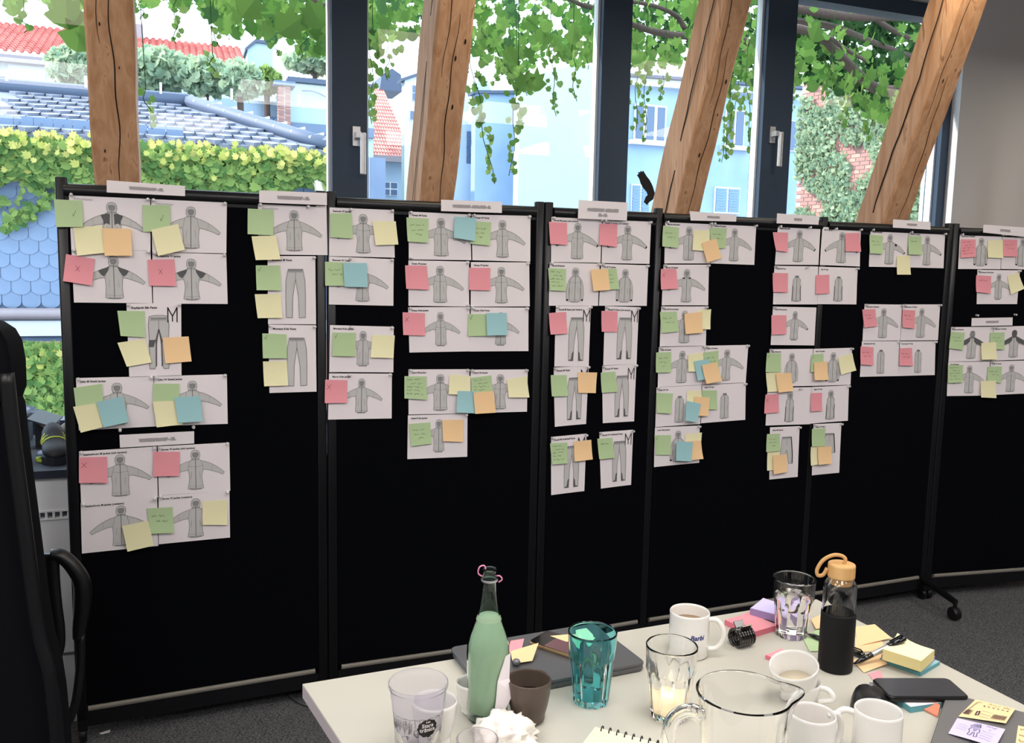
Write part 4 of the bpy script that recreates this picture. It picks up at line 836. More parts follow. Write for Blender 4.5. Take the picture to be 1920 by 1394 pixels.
# sheets: board, key, place, kind, title, corners TL TR BR BL in photo pixels projected onto the board
T = '''0|A|top left|Jc|~Svalbard M Jacket|129,363,281.6,372.7,282.3,470,133.8,468.5|0|LR
0|B|top middle|J|~Svalbard W Jacket|283.4,373.4,425.4,380.3,424.3,475.4,285.5,472.4|0|LR
0|C|second-row left|Jd||133.8,467.4,282.3,470.6,285.5,569,138.7,567.5|1|LR
0|D|second-row middle|Wd|Annapurna W Jacket|285.5,472.8,424.3,477.1,426.9,570.3,287.2,569.6|1|LR
0|E|third-row portrait|BnM|Reykjavik Bib Pants|237.1,569.6,339.7,568.5,340.3,703.9,242.3,706.9|2|LR
0|F|fourth-row left|J|Litio M Shield Jacket|142.3,709.3,287.8,705.9,290.8,799.9,147.9,807.8|0|LR
0|G|fourth-row middle|J|Litio W Shield Jacket|288.8,705.9,425.4,702.3,427,795,290.8,799.9|0|LR
0|I|fifth-row left|Jy|Gasherbrum M Jacket (old version)|147.9,847,293.8,837.5,295.7,932.5,152.2,944|0|LR
0|J|fifth-row middle|Wy|Arosa W Jacket (old version)|295.7,837.5,429.9,830.2,431.7,920.6,297.7,929.5|0|LR
0|K|bottom left|J|Gasherbrum M Jacket (redesign)|151.2,944,294.7,932.5,296.7,1024,153.6,1038.4|1|LR
0|L|bottom middle|W|Arosa W Jacket (redesign)|297.1,930,430.3,920.6,431.3,1008.3,297.7,1021|1|LR
0|M|right-column top|Jy|~Montana M Jacket|483.6,382.2,612.3,386.5,614,478.6,485,477.7|0|Lm
0|N|right-column second|P|Montana M Pants|501.6,480.3,591.1,480.8,592.5,608.5,502.5,608.2|1|R
0|O|right-column bottom|P|Montana Kids Pants|503.4,609,592,610.3,593.4,734.7,505.1,737.3|2|LR
1|P|left-column top|Wy|Remote W Jacket|617.8,389.1,738.3,394.2,740,483.4,617,480.3|0|MR
1|Q|left-column second|W|Remote W Coat|617,481.1,738.3,486.3,737.4,573.7,616.6,571.2|1|MR
1|R|left-column third|Js|Montana Kids Jacket|618.7,609.9,738.3,613,737.4,698.6,617.3,698|0|MR
1|S|left-column bottom|Js|Maron Kids Jacket|617,700.6,734.9,701.1,734.3,785,614.9,787.2|1|MR
1|T|top middle|Jy|Gosau M Parka|766.3,397,881.6,402.2,883.4,488.3,766.3,486.6|0|LRl
1|U|top right|Wy|Gosau W Parka|884.3,402.2,994.9,405.1,994,490.9,885.5,488.3|0|LR
1|V|second-row middle|Jy|Gosau M Jacket|765.8,488.3,879.5,490.9,879.5,575.3,765.8,573.5|1|Rr
1|W|second-row right|Wy|Gosau W Jacket|882.9,491.7,992.3,492.3,993.1,574.9,882.4,575.3|1|R
1|X|third-row middle|Jsy|Gosau Kids Jacket|765.2,576.5,880.5,576.1,881.8,659.1,767.5,661.4|2|LR
1|Y|third-row right|Js|Gosau Kids Parka|882.8,576.5,990.9,577.2,990.6,658.7,881.2,659.4|2|LR
1|Z|fourth-row middle|Jby|Lizard M Jacket|765.9,693.1,880,692.7,880.5,775.7,765.9,777.6|0|LR
1|AA|fourth-row right|Wby|Lizard W Jacket|882.3,693.6,989.7,693.1,987.9,772.3,881.8,775.3|0|LR
1|BB|bottom|Jbs|Lizard Kids Jacket|764.8,779.2,876.6,776.4,875.9,856.8,763.6,861.4|1|R
2|C1|top left|Jby|Rondi M Jacket (old version)|1034,407.3,1128.8,411.6,1125.7,492.9,1032.9,491.7|0|LR
2|C2|top right|Wby|Rondi W Jacket (old version)|1130.5,412.5,1220.9,415.9,1217.4,495.1,1127.6,493.4|0|LR
2|C3|second-row left|Aby|Rondi M Jacket|1030.7,492.6,1124.5,494.6,1121,573.8,1028.6,573.5|1|LR
2|C4|second-row right|Ab|Rondi W Jacket|1127,495.1,1215.7,497.7,1212.3,573.8,1122.8,573.5|1|LR
2|C5|third-row left|PiM|Rondi M Pants (old version)|1042.2,574.2,1108,574.2,1103.5,687.6,1039.2,687.6|2|LR
2|C6|third-row right|PiM|Rondi W Pants (old version)|1134.6,574.2,1198,576.4,1193.2,683.2,1130.8,685.4|2|LR
2|C7|fourth-row left|PiM|Rondi M Pants|1038.1,689.5,1104,686.2,1098.6,795.3,1040,800.7|1|LR
2|C8|fourth-row right|PiM|Rondi W Pants|1129.1,686.2,1193.2,683.2,1188.6,790.4,1130,793.9|1|LR
2|C9|bottom left|PiM|Rondi M Softshell Pants|1033.2,819.8,1100,813.5,1095.3,921.2,1033.2,928.9|0|LR
2|C10|bottom right|PiM|Rondi W Softshell Pants|1123.7,810.8,1187.2,806.2,1183,909.5,1126.4,916.6|0|LR
3|D1|top left|Jb|Morita M Jacket|1247.3,415.1,1334,418.2,1331.2,494.3,1245.4,494.2|0|LR
3|D2|top second|W|Fellinis W Jacket|1335,418.2,1418,422.5,1413.9,497,1332.2,494.2|0|LR
3|D3|left-column second|Wq|Moran W Jacket|1244.1,496.6,1329.4,496.6,1327.5,572.7,1240.4,572.7|1|LR
3|D4|left-column third|J|Litio M Down Jacket|1239.8,574.9,1325.7,574.9,1323,648.5,1236.7,650|2|LR
3|D5|left-column fourth|Jb|Litio M Jacket|1235.2,651.4,1321.4,649.1,1316.6,721.7,1232.9,726.6|0|LR
3|D6|second-column jacket|W|Litige W Jacket|1322,648.7,1403.2,647.1,1397.9,717.8,1317.2,721.1|0|LR
3|D7|left-column fifth|V|Lofer M Vest|1230.9,727.1,1315.6,722.3,1312.7,795.4,1228.4,801.2|1|L
3|D8|second-column vest|V|Lofer W Vest|1316.6,722.3,1398.5,718.4,1397,787.6,1314.1,794|1|R
3|D9|left-column bottom|Ab|Lofer Kids Jacket|1228,802.1,1312,798.3,1310.8,868,1225.9,876.3|2|R
3|E1|right-side top|Jb|Resolt M Jacket|1458.7,423.3,1538.5,425.2,1534.3,497.1,1452.5,496.5|0|Lm
4|E2|upper left|Jb|Ria W Jacket|1542,425.8,1614.2,430.1,1611.7,500,1536.8,497.1|0|MR
3|E3|right-side first vest|Ve|Resolt M Vest|1452,498.8,1534.3,500,1531.9,571.1,1449,571.1|1|Lm
4|E4|upper vest|Ve|Ria W Vest|1535.8,500.4,1608.2,502.7,1605.3,571.1,1531.9,570.5|1|R
3|E5|right-side third|Jbs|Resolt Kids Jacket|1449.4,575.3,1530.8,576.9,1526.5,648.1,1444.6,647.2|0|L
3|E6|right-side fourth|A|Aldo M Jacket|1443.1,655.1,1524.5,654.5,1521.1,724,1439.1,725.4|0|L
4|E7|middle-left jacket|Ab|Aldo W Jacket|1525.5,654.5,1597.8,652.5,1594.4,722,1521.1,724|0|R
3|E8|right-side lower vest|Vhe|Aldo M Vest|1439.1,727.9,1522.1,726.4,1518.5,795.8,1435.1,798.4|1|m
4|E9|middle-left vest|Vhe|Aldo W Vest|1522.5,726,1591.8,723,1589.4,789.3,1518.5,794.8|1|R
3|E10|right-side shorts|SE|Aldo M Shorts|1443.7,801.8,1499.4,799.4,1495.3,894.6,1442.1,899.8|2|R
4|E11|lower-left skirt|KE|Aldo W Skirt|1525.1,795.8,1577.7,793.4,1573.1,886.8,1521.9,891.8|2|LR
4|F1|top middle|JbQ|Bolivia M Jacket|1632.6,429.9,1703.8,434,1700.3,501.7,1628.7,500.3|0|L
4|F2|top right|Wb|Bolivia W Jacket|1704.5,434.4,1772.2,437.9,1768.8,503.3,1701,501.7|0|LR
4|F3|right-block first|J|Somontano M Jacket|1621.1,570.6,1691.8,571.5,1687.3,638.8,1616.8,639.3|0|LR
4|F4|right-block second|J|Somontano W Jacket|1693,571.1,1763,571.1,1758.4,638.3,1687.7,638.8|0|LR
4|F5|right-block third|V|Somontano M Vest|1616.1,640,1686.1,640,1685,705.4,1611.9,707|1|R
4|F6|right-block fourth|V|Somontano W Vest|1687.3,640.4,1754.3,640,1752.2,703.6,1685,705.4|1|R
5|G1|top left|Ab|Somontano M Jacket|1799.9,438.7,1879.5,439.3,1875.6,505.1,1796,504.6|0|LR
5|G2|top right cut-off|Ab|Somontano W Jacket|1880.2,439.3,1955,441,1952,506,1876.4,504.6|0|L
5|G3|second-row single|Js|Somontano Kids Jacket|1832.5,506.4,1912.5,507.2,1906.6,570.5,1830.9,570.5|1|LR
5|G4|third-row left|JD|Morion M Jacket|1783.4,613.8,1862.7,613,1857.5,676.9,1778,678.9|0|LR
5|G5|third-row right|JDk|Morion W Jacket|1863.4,613,1940,611,1936,674,1858.3,676.9|0|L
5|G6|bottom left|Jy|Litio M Jacket|1778,679.4,1856.2,678.2,1853.6,742.2,1774.9,743|1|
5|G7|bottom right cut-off|Jy|Litio W Jacket|1857.5,678.2,1935,676,1930,738,1853.6,741.4|1|L'''
for ln in T.split('\n'):
    a = ln.split('|'); sheet(int(a[0]), a[1], a[2], a[3], a[4], [float(x) for x in a[5].split(',')], int(a[6]), a[7])
for bi, x, y, l_ in ((0, 225, 806.4, 'left'), (0, 362.6, 801, 'right'), (5, 1830.4, 591.6, 'left'), (5, 1902, 590.3, 'right')):
    pin(BD[bi], bi, bp(BD[bi], x, y, .0135), 'lone clear pin above %s end of the middle heading strip, %s' % (l_, BN[bi]))
# notes: sheet, colour, corners, mark, level[, extra words]
T = '''A|g|100.9,373.8,154.2,376.4,155.7,425.9,105.4,425.9|vV|0
A|y|137,427,191.9,422.9,196.2,474.5,144.6,479.7||0
A|o|191.9,428.2,245.1,429.3,247.9,479.7,196.2,479.7||1
B|g|267.2,384.6,319.3,384.6,319.3,434.7,268.3,434.7|vV|0
B|y|283.4,430.8,333.9,420.1,346.2,468.5,296.3,480.3||1
C|p|123.7,476.7,177.9,486.1,172.5,535.6,118.3,527.2|xX|0
D|p|276.5,487.2,326.8,486.3,330.7,536.7,280.1,535.8|xX|0
E|g|219.9,583,271.5,583.6,272,632.7,226.1,630.1||0
E|y|220.1,643.1,272,635.6,283.9,679.8,237.7,687.7||0
E|o|304.6,633.6,353.7,631.1,359.1,677.8,310.2,681.5||0
F|g|137.8,727.7,191.4,719.7,193.8,768,142.9,770||0
F|y|137,763.3,185.9,755.4,192.8,800.9,151.6,811.2||1
F|b|180.9,754.4,230.4,743.9,241.7,791.4,194.2,801.5||2
G|g|286.8,719.7,335.9,719.7,336.3,768,287,768||0
G|y|286.8,753.4,335,751.4,342.8,795.5,293.8,801.3||1
G|b|326.4,745.5,375.5,743.1,379.8,790,333.9,793||2
I|p|147.9,858.3,200.7,856.7,201.7,905.2,148.3,905.4|x|0
J|p|287.2,847.8,337.3,847.4,335.9,892.3,287.2,893.5||0
K|y|228.8,987.3,277.9,976.6,288.4,1022.6,238.9,1034||1
L|g|274.9,953.9,323.8,951.3,325.4,998.8,282.9,1000.4|2|0
L|y|379.8,940.4,427.3,938,426,984.4,379.3,984||0
M|g|464.6,391.1,512,393.7,512,441.5,463.8,439.3||0
M|y|471.5,443.3,518,442.1,525.2,486.8,478.9,488||1
N|g|479.6,497.8,525.2,497.8,526.6,544.8,480.6,544.3|v|0
N|y|477.5,552,526.6,551.4,528.7,596.1,482.7,596.7||0
O|g|491.8,625.4,537.3,627.1,537.8,671.9,492.5,671.9|v|0
O|y|493,678.2,538.1,677,539.8,722.7,494.8,724.4||0
P|g|619.2,400.2,660,400.2,661.2,447.6,619.5,445||0
P|y|698.4,415.2,742.1,415.2,746.4,458.8,703.9,460||0
Q|g|609.2,490.9,651,492.7,652,536.2,609.2,535.9|2|0
Q|b|643.6,493.2,687.9,493.5,688.7,538.8,645.7,537.9||1
R|g|623.8,623.7,667.2,624.2,666.4,668.8,622.6,667.6|v|0
R|y|698.4,628.8,740.4,629.4,737.1,671.5,694.4,670.2||0
S|p|609.7,712.3,650.9,713.2,650.5,755.4,608.3,755.9|x|0
T|g|762,407.9,803.7,409.9,802.5,455.6,763.6,453|3|0
U|g|882.9,415.4,920.8,416.8,918.2,460.7,881.6,457.3|3|0
U|b|852.8,406.1,893.3,409.1,889.8,452.5,850.2,446||1
V|p|759.5,497.8,800.3,498.6,804.1,543.4,761,541.7||0
W|p|879.5,502.1,919.6,502.6,919.1,544.8,879.1,543.9||0
X|p|754.9,585.9,796.7,587.5,796.2,629.5,755.4,628.2|x|0
Y|g|877.7,589.4,917.9,589,917.9,630,877,630.5|v|0
Y|b|911.7,587.5,950,586.9,951.2,628.4,912.6,629.5||1
Z|g|758.4,705.7,799.7,706.2,800.1,750,757.7,747.1|5|0
Z|y|843.3,702.3,882.3,705.7,881.2,741.3,840.3,739||0
AA|g|883.4,708.7,921.3,704.1,923.6,745,885,747|5|0
Z|b|858.2,733.3,895,734.4,891.5,775.3,854.8,773||1
AA|o|888,736.3,925.9,733.3,928.9,773.9,890.3,776.2||2
AA|y|950.5,711.9,987.9,705.7,991.8,745.4,953.4,745.2||0
BB|g|766.9,795.3,806.6,792.3,808.9,832,770.5,837|3|0
BB|o|829.5,787.9,869.2,787.2,867.4,828.5,830.2,827.4||0
C1|p|1029.3,415.9,1063.4,418.2,1062.8,459.5,1030.7,457.6||0
C2|p|1125,419.4,1157.7,420.3,1155.5,463.3,1122.4,459.5||0
C3|g|1027.7,502.9,1061.6,504.3,1059.9,545.9,1030.3,544.5|5|0
C4|g|1128.8,504.3,1156.3,503.7,1160.1,542.5,1130.5,542.8|3|0
C4|o|1107.6,505.5,1140,504.3,1143.1,543.9,1111.9,545.9||1
C5|p|1029.1,587.3,1061.8,585.1,1062.6,625.4,1031,627.6||0
C6|p|1127.8,583.2,1158,584,1157.2,622.7,1127.2,622.2||0
C7|g|1032.6,703.7,1062.6,703.7,1064.5,742.7,1033.7,743.5||0
C7|o|1083.6,698.2,1119.9,699,1115.8,737.2,1083.1,736.7||0
C8|g|1126.4,699,1153.7,696.9,1157.2,734.5,1127.2,736.7||0
C9|g|1031.3,831.8,1064,829.9,1063.2,868.9,1034.5,870.8|5|0
C9|o|1076.2,828.5,1108.7,825,1110.1,861.3,1076.2,865.3||0
C10|g|1119.9,823.1,1148.2,821.2,1151.8,858.5,1122.6,861.3|t|0
D1|g|1243.6,423.3,1273.4,427,1270.6,465.4,1240.2,462.1|2|0
D1|y|1300.8,431.9,1331.2,431.9,1329.4,471.4,1297.3,469.2||0
D2|g|1331.2,427,1363,428.1,1359.2,465.8,1333,465.8|2|0
D2|o|1316.3,455.5,1343.4,447.2,1352,484,1324.7,492.9||1
D3|p|1239.3,504.6,1268.2,504,1270.6,541.4,1237.6,543.2|x|0
D4|g|1237.6,585.2,1268.8,584.3,1271.6,621.6,1239.5,624.7|2|0
D4|y|1307,582.4,1333.5,580,1330.3,617.8,1308.9,617.3||0
D4|o|1283.1,588.5,1316.3,585.2,1316.9,624,1284.6,626.6||1
D5|g|1230.3,661.3,1258.8,660.3,1257.5,698.5,1228.8,698.9|3|0
D5|y|1290.4,665.5,1318.5,661.3,1321.4,696.5,1289.8,697.1||0
D6|g|1319.5,661.3,1347,657.8,1346.6,694.6,1321.4,696.5|2|0
D5|b|1301.5,677.7,1330.1,673.3,1335,708.2,1307.3,714.4||1
D6|o|1316.2,684.9,1344.7,679.7,1352.4,714.4,1323,720.2||2
D7|g|1230.7,736.8,1261.9,738.2,1257.5,775.6,1230.3,774||0
D7|y|1288.1,733.4,1315.6,732.4,1316.6,767.3,1287.5,765||0
D7|o|1302,744,1331.5,745.9,1327.2,780.2,1303,779.9||1
D7|b|1287.5,751.8,1314.6,757.6,1306.9,792.1,1284,788.6||2
D8|g|1316.2,732.4,1344.3,732.4,1343.7,767.8,1318.5,767.8||0
D9|g|1227.1,816.3,1258.4,816.3,1256.1,853.1,1229,853.1|v|0
D9|y|1284.6,814.7,1316.2,811.4,1312.7,850,1285.6,850||0
D9|o|1286,828,1314.6,826.4,1317,860.3,1287,863.8||1
D9|b|1269.1,827.9,1299.5,829.3,1295.8,865.1,1266.6,864.1||2
E1|p|1449,435.5,1477.7,436.5,1476.2,472.9,1453.5,470||0
E2|p|1585.2,437.4,1612.3,436.9,1613.6,472.3,1584.6,471.7||0
E3|p|1449,512,1477.7,512.6,1476.2,548.4,1448.5,547.8||0
E4|p|1529.8,516.3,1555,515.5,1554.2,550.3,1529,551.7||0
E5|p|1446.5,591.4,1474.8,591.4,1473.6,626.8,1445.8,627.8||0
E6|g|1438.1,662.1,1464.6,663.2,1463.6,697.9,1434.7,697.9|v|0
E6|y|1436.1,699.3,1463,697.3,1463,733.5,1438.1,735.5||0
E6|o|1455.2,700.7,1483.3,699.3,1486.3,732.9,1458.2,736.1||1
E7|g|1521.9,665.2,1544,663.2,1544,696,1519.1,697.9|v|0
E7|o|1526.5,680.2,1551.6,678.2,1551.6,712.4,1525.9,713||1
E7|y|1571.7,670.2,1598.4,662.8,1603.8,694.7,1575.7,702.9||0
E8|p|1435.5,740.1,1460.2,739.5,1459.6,773.1,1431.5,775.7|x|0
E9|p|1520.5,737.5,1541.6,736.9,1540.2,770.6,1519.1,771.7||0
E10|g|1438.1,814.4,1462.2,813.2,1462.6,845.6,1435.5,848|3|0
E10|y|1439.1,848,1462.2,846.6,1461,880,1437.1,882.8||0
E10|o|1449.5,854.4,1475.3,852.4,1475.3,884.8,1449.5,889.6||1
E11|g|1522.5,804.8,1548,803.2,1545.6,837,1521.1,837.6||0
E11|y|1520.5,838,1538.5,837,1536.5,870.1,1518.5,873.1||0
E11|o|1534.1,838.4,1560,837.6,1557.2,869.1,1532.9,871.7||1
F1|g|1630.5,440.2,1655.8,441.8,1654,476.5,1629.4,475.3|2|0
F2|g|1703.3,442.9,1727.9,443.6,1727,478.1,1701.5,477.4|t|0
F2|y|1682,479.9,1706.8,479.2,1706.3,515.3,1680.4,515.3||0
F3|p|1616.8,580.7,1641.3,579.6,1643.6,611.7,1619.5,614.7|2|0
F4|p|1692.3,580.9,1716.4,582.5,1714.1,616.3,1691.4,614.2|2|0
F5|p|1613.8,649.6,1638.3,651.4,1636.3,685.2,1611.9,683.6|2|0
F6|p|1686.8,653.3,1710.2,652.6,1710.2,685.9,1685,685.4|2|0
G1|p|1802,449.1,1829.6,449.1,1828.6,481.9,1800.7,483.9|5|0
G1|y|1852.3,451.1,1880.8,449.6,1879.5,484.5,1851.1,483.2||0
G2|p|1881.3,449.1,1907.4,449.8,1906.1,481.9,1879.5,480.8|2|0
G3|p|1830.4,516.2,1858.8,518,1856.2,550.6,1828.6,547.7|t|0
G3|y|1889.3,517.5,1909.7,511,1919,541.5,1893.7,552.4||0
G4|g|1783.4,622.1,1809.2,624.2,1805.3,657,1778.2,653.1|2|0
G5|g|1857,623.9,1883.9,623.4,1882,655.7,1855.7,654.4|2|0
G4|y|1839.9,643.5,1867.8,641.5,1868.4,673.8,1839.4,674.5||1
G6|g|1777.4,684.9,1805.9,684.9,1803.8,717.7,1776.7,718.2|5|0
G7|g|1852.3,688,1878.7,687.2,1876.4,719,1849.8,713.8|2|0
G6|y|1839.4,714.6,1867.8,714.3,1866.6,746.6,1838.1,745.3||1'''
for ln in T.split('\n'):
    a = ln.split('|'); note(a[0], a[1], [float(x) for x in a[2].split(',')], a[3], int(a[4]))

# ------------------------------------------------------------------ table
ZTB = .74
FL, FR = at(567, 1283, ZTB), at(1531, 1124, ZTB); eL = (at(640, 1394, ZTB) - FL).normalized(); eR = (at(1920, 1322, ZTB) - FR).normalized()
NL, NR = FL + eL * .86, FR + eR * .90
tb = empty('meeting_table', ((FL + NR) / 2).xy.to_3d(), 'white meeting table covered with glasses, mugs and sticky note pads', 'table')
P_ = [FL, FR, NR, NL]; mb = MB()
def inset(P, d): c = sum(P, Vector()) / 4; return [c + (p - c) * (1 - d / (p - c).length) for p in P]
a0, a1 = inset(P_, .0015), P_
V = [p for p in a0] + [p - Vector((0, 0, .0015)) for p in a1] + [p - Vector((0, 0, .028)) for p in a1]
mb.add(V, [(3, 2, 1, 0), (8, 9, 10, 11)] + [(i, (i + 1) % 4, (i + 1) % 4 + 4, i + 4) for i in range(4)]); mb.F = mb.F
o = mk('tabletop', mb.V, [(0, 3, 2, 1)] + mb.F[2:], ['table_white', 'table_edge'], tb, mi=[0] * 5)
mb2 = MB(); mb2.add([p - Vector((0, 0, .0015)) for p in a1] + [p - Vector((0, 0, .028)) for p in a1], [(i, (i + 1) % 4, (i + 1) % 4 + 4, i + 4) for i in range(4)] + [(4, 5, 6, 7)])
mk('table_edge', mb2.V, mb2.F, 'table_edge', tb)
in_ = inset([p - Vector((0, 0, .05)) for p in P_], .12)
for i in range(4):
    MB().tube([in_[i] + Vector((0, 0, .02)), Vector((in_[i].x, in_[i].y, .01))], .02, 12).build('leg', 'metal_grey', tb, True)
    MB().tube([in_[i], in_[(i + 1) % 4]], .015, 6).build('frame_rail', 'metal_grey', tb)

def base(n, P, label, cat, group=None): return empty(n, P, label, cat, group)
def vessel(mb, c, outer, thick, floor, n=48, flute=None, rot=None, k=0):
    """closed glass wall: outer profile bottom->top, inner profile top->bottom"""
    H = outer[-1][1]; (ra_, za_), (rb__, zb__) = outer[-2:]; q_ = .004 / max(zb__ - za_, .0041); outer = list(outer[:-1]) + [(rb__ + (ra_ - rb__) * q_, zb__ - .004), (rb__, zb__ - .0008)]; H = zb__; inner = [(max(r - thick, .001), z) for r, z in outer if z > floor + .001]
    r_f = inner[0][0] * .96; prof = [(.0005, 0)] + outer + [(outer[-1][0] - thick * .5, H + thick * .35)] + list(reversed(inner)) + [(r_f, floor), (.0005, floor)]
    no = len(outer) + 1; c = Vector(c); V = []
    for j, (r, z) in enumerate(prof):
        for i in range(n):
            a = 2 * pi * i / n; rr = r
            if flute and 1 <= j < no: rr *= flute(a, z)
            p = Vector((rr * cos(a), rr * sin(a), z)); V.append(c + (rot @ p if rot else p))
    F = [(j * n + i, j * n + (i + 1) % n, (j + 1) * n + (i + 1) % n, (j + 1) * n + i) for j in range(len(prof) - 1) for i in range(n)]
    return mb.add(V, F, k)
def fill(mb, c, prof, n=40, k=0, rot=None): return mb.lathe(c, [(.0005, prof[0][1])] + prof + [(.0005, prof[-1][1])], n, rot, k, cap=False)
vd = lambda P: Vector((P.x, P.y, 0)).normalized()          # away from the photographer
sd = lambda P: Vector((vd(P).y, -vd(P).x, 0))              # to the right as seen from there
def tumbler(name, xy, H, Rr, m, label, water=None, wax=None, cat='glass'):
    c = Vector((*xy, ZTB + .0005)); t = base(name, c, label, cat); rb_ = Rr * .74
    out = [(rb_ * .96, 0), (rb_, .003)] + [(rb_ + (Rr * .915 - rb_) * q, .003 + (H * .62 - .003) * q) for q in (.2, .4, .6, .8, 1)] + [(Rr * .965, H * .665), (Rr * .97, H * .8), (Rr, H - .001)]
    fl = lambda a, z: 1 - (.095 * (1 - abs(cos(a * 5)) ** .8) if z < H * .63 else 0) * (1 if z > .002 else .5)
    mb = MB(); vessel(mb, c, out, .0026, .013, 80, fl); autosmooth(mb.build('glass_wall', m, t), 50)
    def rin(z):
        for (r0_, z0), (r1_, z1) in zip(out, out[1:]):
            if z0 <= z <= z1: return r0_ + (r1_ - r0_) * (z - z0) / (z1 - z0) - .0026
        return rb_ * .9
    if water: fill(MB(), c, [(rin(z) * (.955 if z < H * .6 else .995), z) for z in (.0135, .03, .05, water * .75, water)], 80).build('water', 'water', t, True) if False else MB().lathe(c, [(.0005, .0135)] + [(rin(z) * (.95 if z < H * .6 else .992), z) for z in (.0136, .03, .05, water * .7, water)] + [(.0005, water)], 60, cap=False).build('water', 'water', t, True)
    if wax:
        MB().lathe(c, [(.0005, .0135)] + [(rin(z) * .94, z) for z in (.0136, .025, wax)] + [(.0005, wax)], 48, cap=False).build('candle_wax', 'wax', t, True)  # wax emits by itself in place of candlelight shining through it
        MB().lathe(c + Vector((0, 0, wax)), [(.0006, 0), (.003, .003), (.0042, .008), (.002, .016), (.0004, .022)], 12).build('flame', 'flame', t, True)
    return t
tumbler('drinking_glass', (.160, 1.556), .138, .0457, 'glass_teal', 'teal blue faceted drinking glass standing before the closed grey laptop')
tumbler('drinking_glass', (.636, 1.875), .134, .0465, 'glass', 'clear faceted glass of water beside the bamboo-lidded bottle', water=.093)
tumbler('candle_glass', (.298, 1.505), .137, .0465, 'glass', 'clear faceted glass with a lit candle glowing inside, left of the pitcher', wax=.042, cat='candle')

def mug(name, c, H, Rr, m, label, inner=None, hdir=None, hs=1.0, taper=1.0, handle=True, rot=None, cat='mug', n=48, lvl=.012, hz=(.18, .86), k=.0):
    c = Vector(c); t = base(name, c, label, cat)
    out = [(Rr * taper * .93, 0), (Rr * taper, .004), (Rr * (taper + 1) / 2 * 1.0, H * .5), (Rr * .995, H * .9), (Rr, H - .001)]
    if taper < .85: out = [(Rr * taper * .9, 0), (Rr * taper, .003), (Rr * (taper + (1 - taper) * .55), H * .4), (Rr * (taper + (1 - taper) * .85), H * .7), (Rr, H - .001)]
    mb = MB(); vessel(mb, c, out, .0034, .006, n, None, rot); autosmooth(mb.build('body', m, t), 60)
    if inner: 
        mb = MB(); ri = (taper + (1 - taper) * .3) * Rr - .0045; mb.lathe(c, [(.0005, .0065), (ri * .9, .0066), (ri, lvl), (.0005, lvl + .0001)], 32, rot, cap=False); mb.build('drink', inner, t, True)
    if handle:
        d = hdir.normalized(); pr = Rr * .97; pts = [d * (pr - .003) + Vector((0, 0, H * hz[1])), d * (pr + .016 * hs) + Vector((0, 0, H * (hz[1] + .02))), d * (pr + .029 * hs) + Vector((0, 0, H * (hz[1] - .16))), d * (pr + .030 * hs) + Vector((0, 0, H * (.5 * hz[0] + .5 * hz[1] - .05))), d * (pr + .018 * hs) + Vector((0, 0, H * hz[0] + .006)), d * (pr - .003) + Vector((0, 0, H * hz[0]))]
        pts = [c + (rot @ p if rot else p) for p in bez(pts, 6)]
        MB().tube(pts, .0052, 12, flat=1.0).build('handle', m, t, True)
    return t
c = Vector((.385, 1.770, ZTB + .0005)); s_ = sd(c); f_ = -vd(c)
t = mug('mug', c, .094, .0418, 'ceramic', 'white mug with blue name on its side, at the far edge of the table', 'coffee', s_ + f_ * .15, 1.0, lvl=.07)
mb = MB(); V, F, w = text_mesh('Barbi', .03, .18); sc_ = .0105 / .72; Rm = .0424
def cyl(x, z, c=c, Rm=Rm, a0=R(26)):
    a = a0 + x / Rm; return c + f_ * (cos(a) * Rm) + s_ * (sin(a) * Rm) + Vector((0, 0, z))
mb.add([cyl((x - w / 2) * sc_, .046 + y * sc_) for x, y in V], F); mb.build('name_print', 'navy', t)
c = Vector((.042, 1.482, ZTB + .0005)); mug('cup', c, .079, .0402, 'ceramic_brown', 'brown handleless cup standing right of the green bottle', 'brown_in', taper=.68, handle=False, cat='cup', lvl=.05)
P = at(815, 1313, .819); mug('cup', (P.x, P.y, ZTB + .0005), .079, .0385, 'ceramic', 'white handleless cup right behind the printed plastic cup', None, taper=.62, handle=False, cat='cup')
P = at(887, 1278, .800); mug('cup', (P.x, P.y, ZTB + .0005), .060, .031, 'ceramic', 'white handleless cup half hidden behind the green bottle', None, taper=.62, handle=False, cat='cup')
P = at(1501, 1303, .765); cL = Vector((P.x, P.y + .02, ZTB + .0005)); mug('cup', cL, .045, .043, 'ceramic', 'lower white coffee cup with another tilted cup stacked in it', None, sd(cL) - vd(cL) * .2, .75, taper=.72, cat='cup', hz=(.25, .85))
rt = Matrix.Rotation(R(14), 3, sd(cL)) ; rt = Matrix.Rotation(R(-7), 3, vd(cL)) @ rt
mug('cup', cL + Vector((-.002, 0, .0215)), .060, .0455, 'ceramic', 'tilted white coffee cup with milky dregs, stacked in another cup', 'coffee_in', Vector((-1, .3, 0)), .7, taper=.72, rot=rt, cat='cup', lvl=.022, handle=False)
P = at(1524, 1337, .83); c2 = Vector((P.x, P.y, ZTB + .0005)); mug('mug', c2, .090, .0375, 'ceramic', 'white mug with coffee dregs, left one of the two mugs at the bottom', 'coffee', sd(c2) + vd(c2) * .9, .8, lvl=.03)
P = at(1648, 1331, .83); c3 = Vector((P.x, P.y, ZTB + .0005)); mug('mug', c3, .090, .0385, 'ceramic', 'empty white mug before the black computer mouse', None, -sd(c3) + f_ * .1, 1.05)

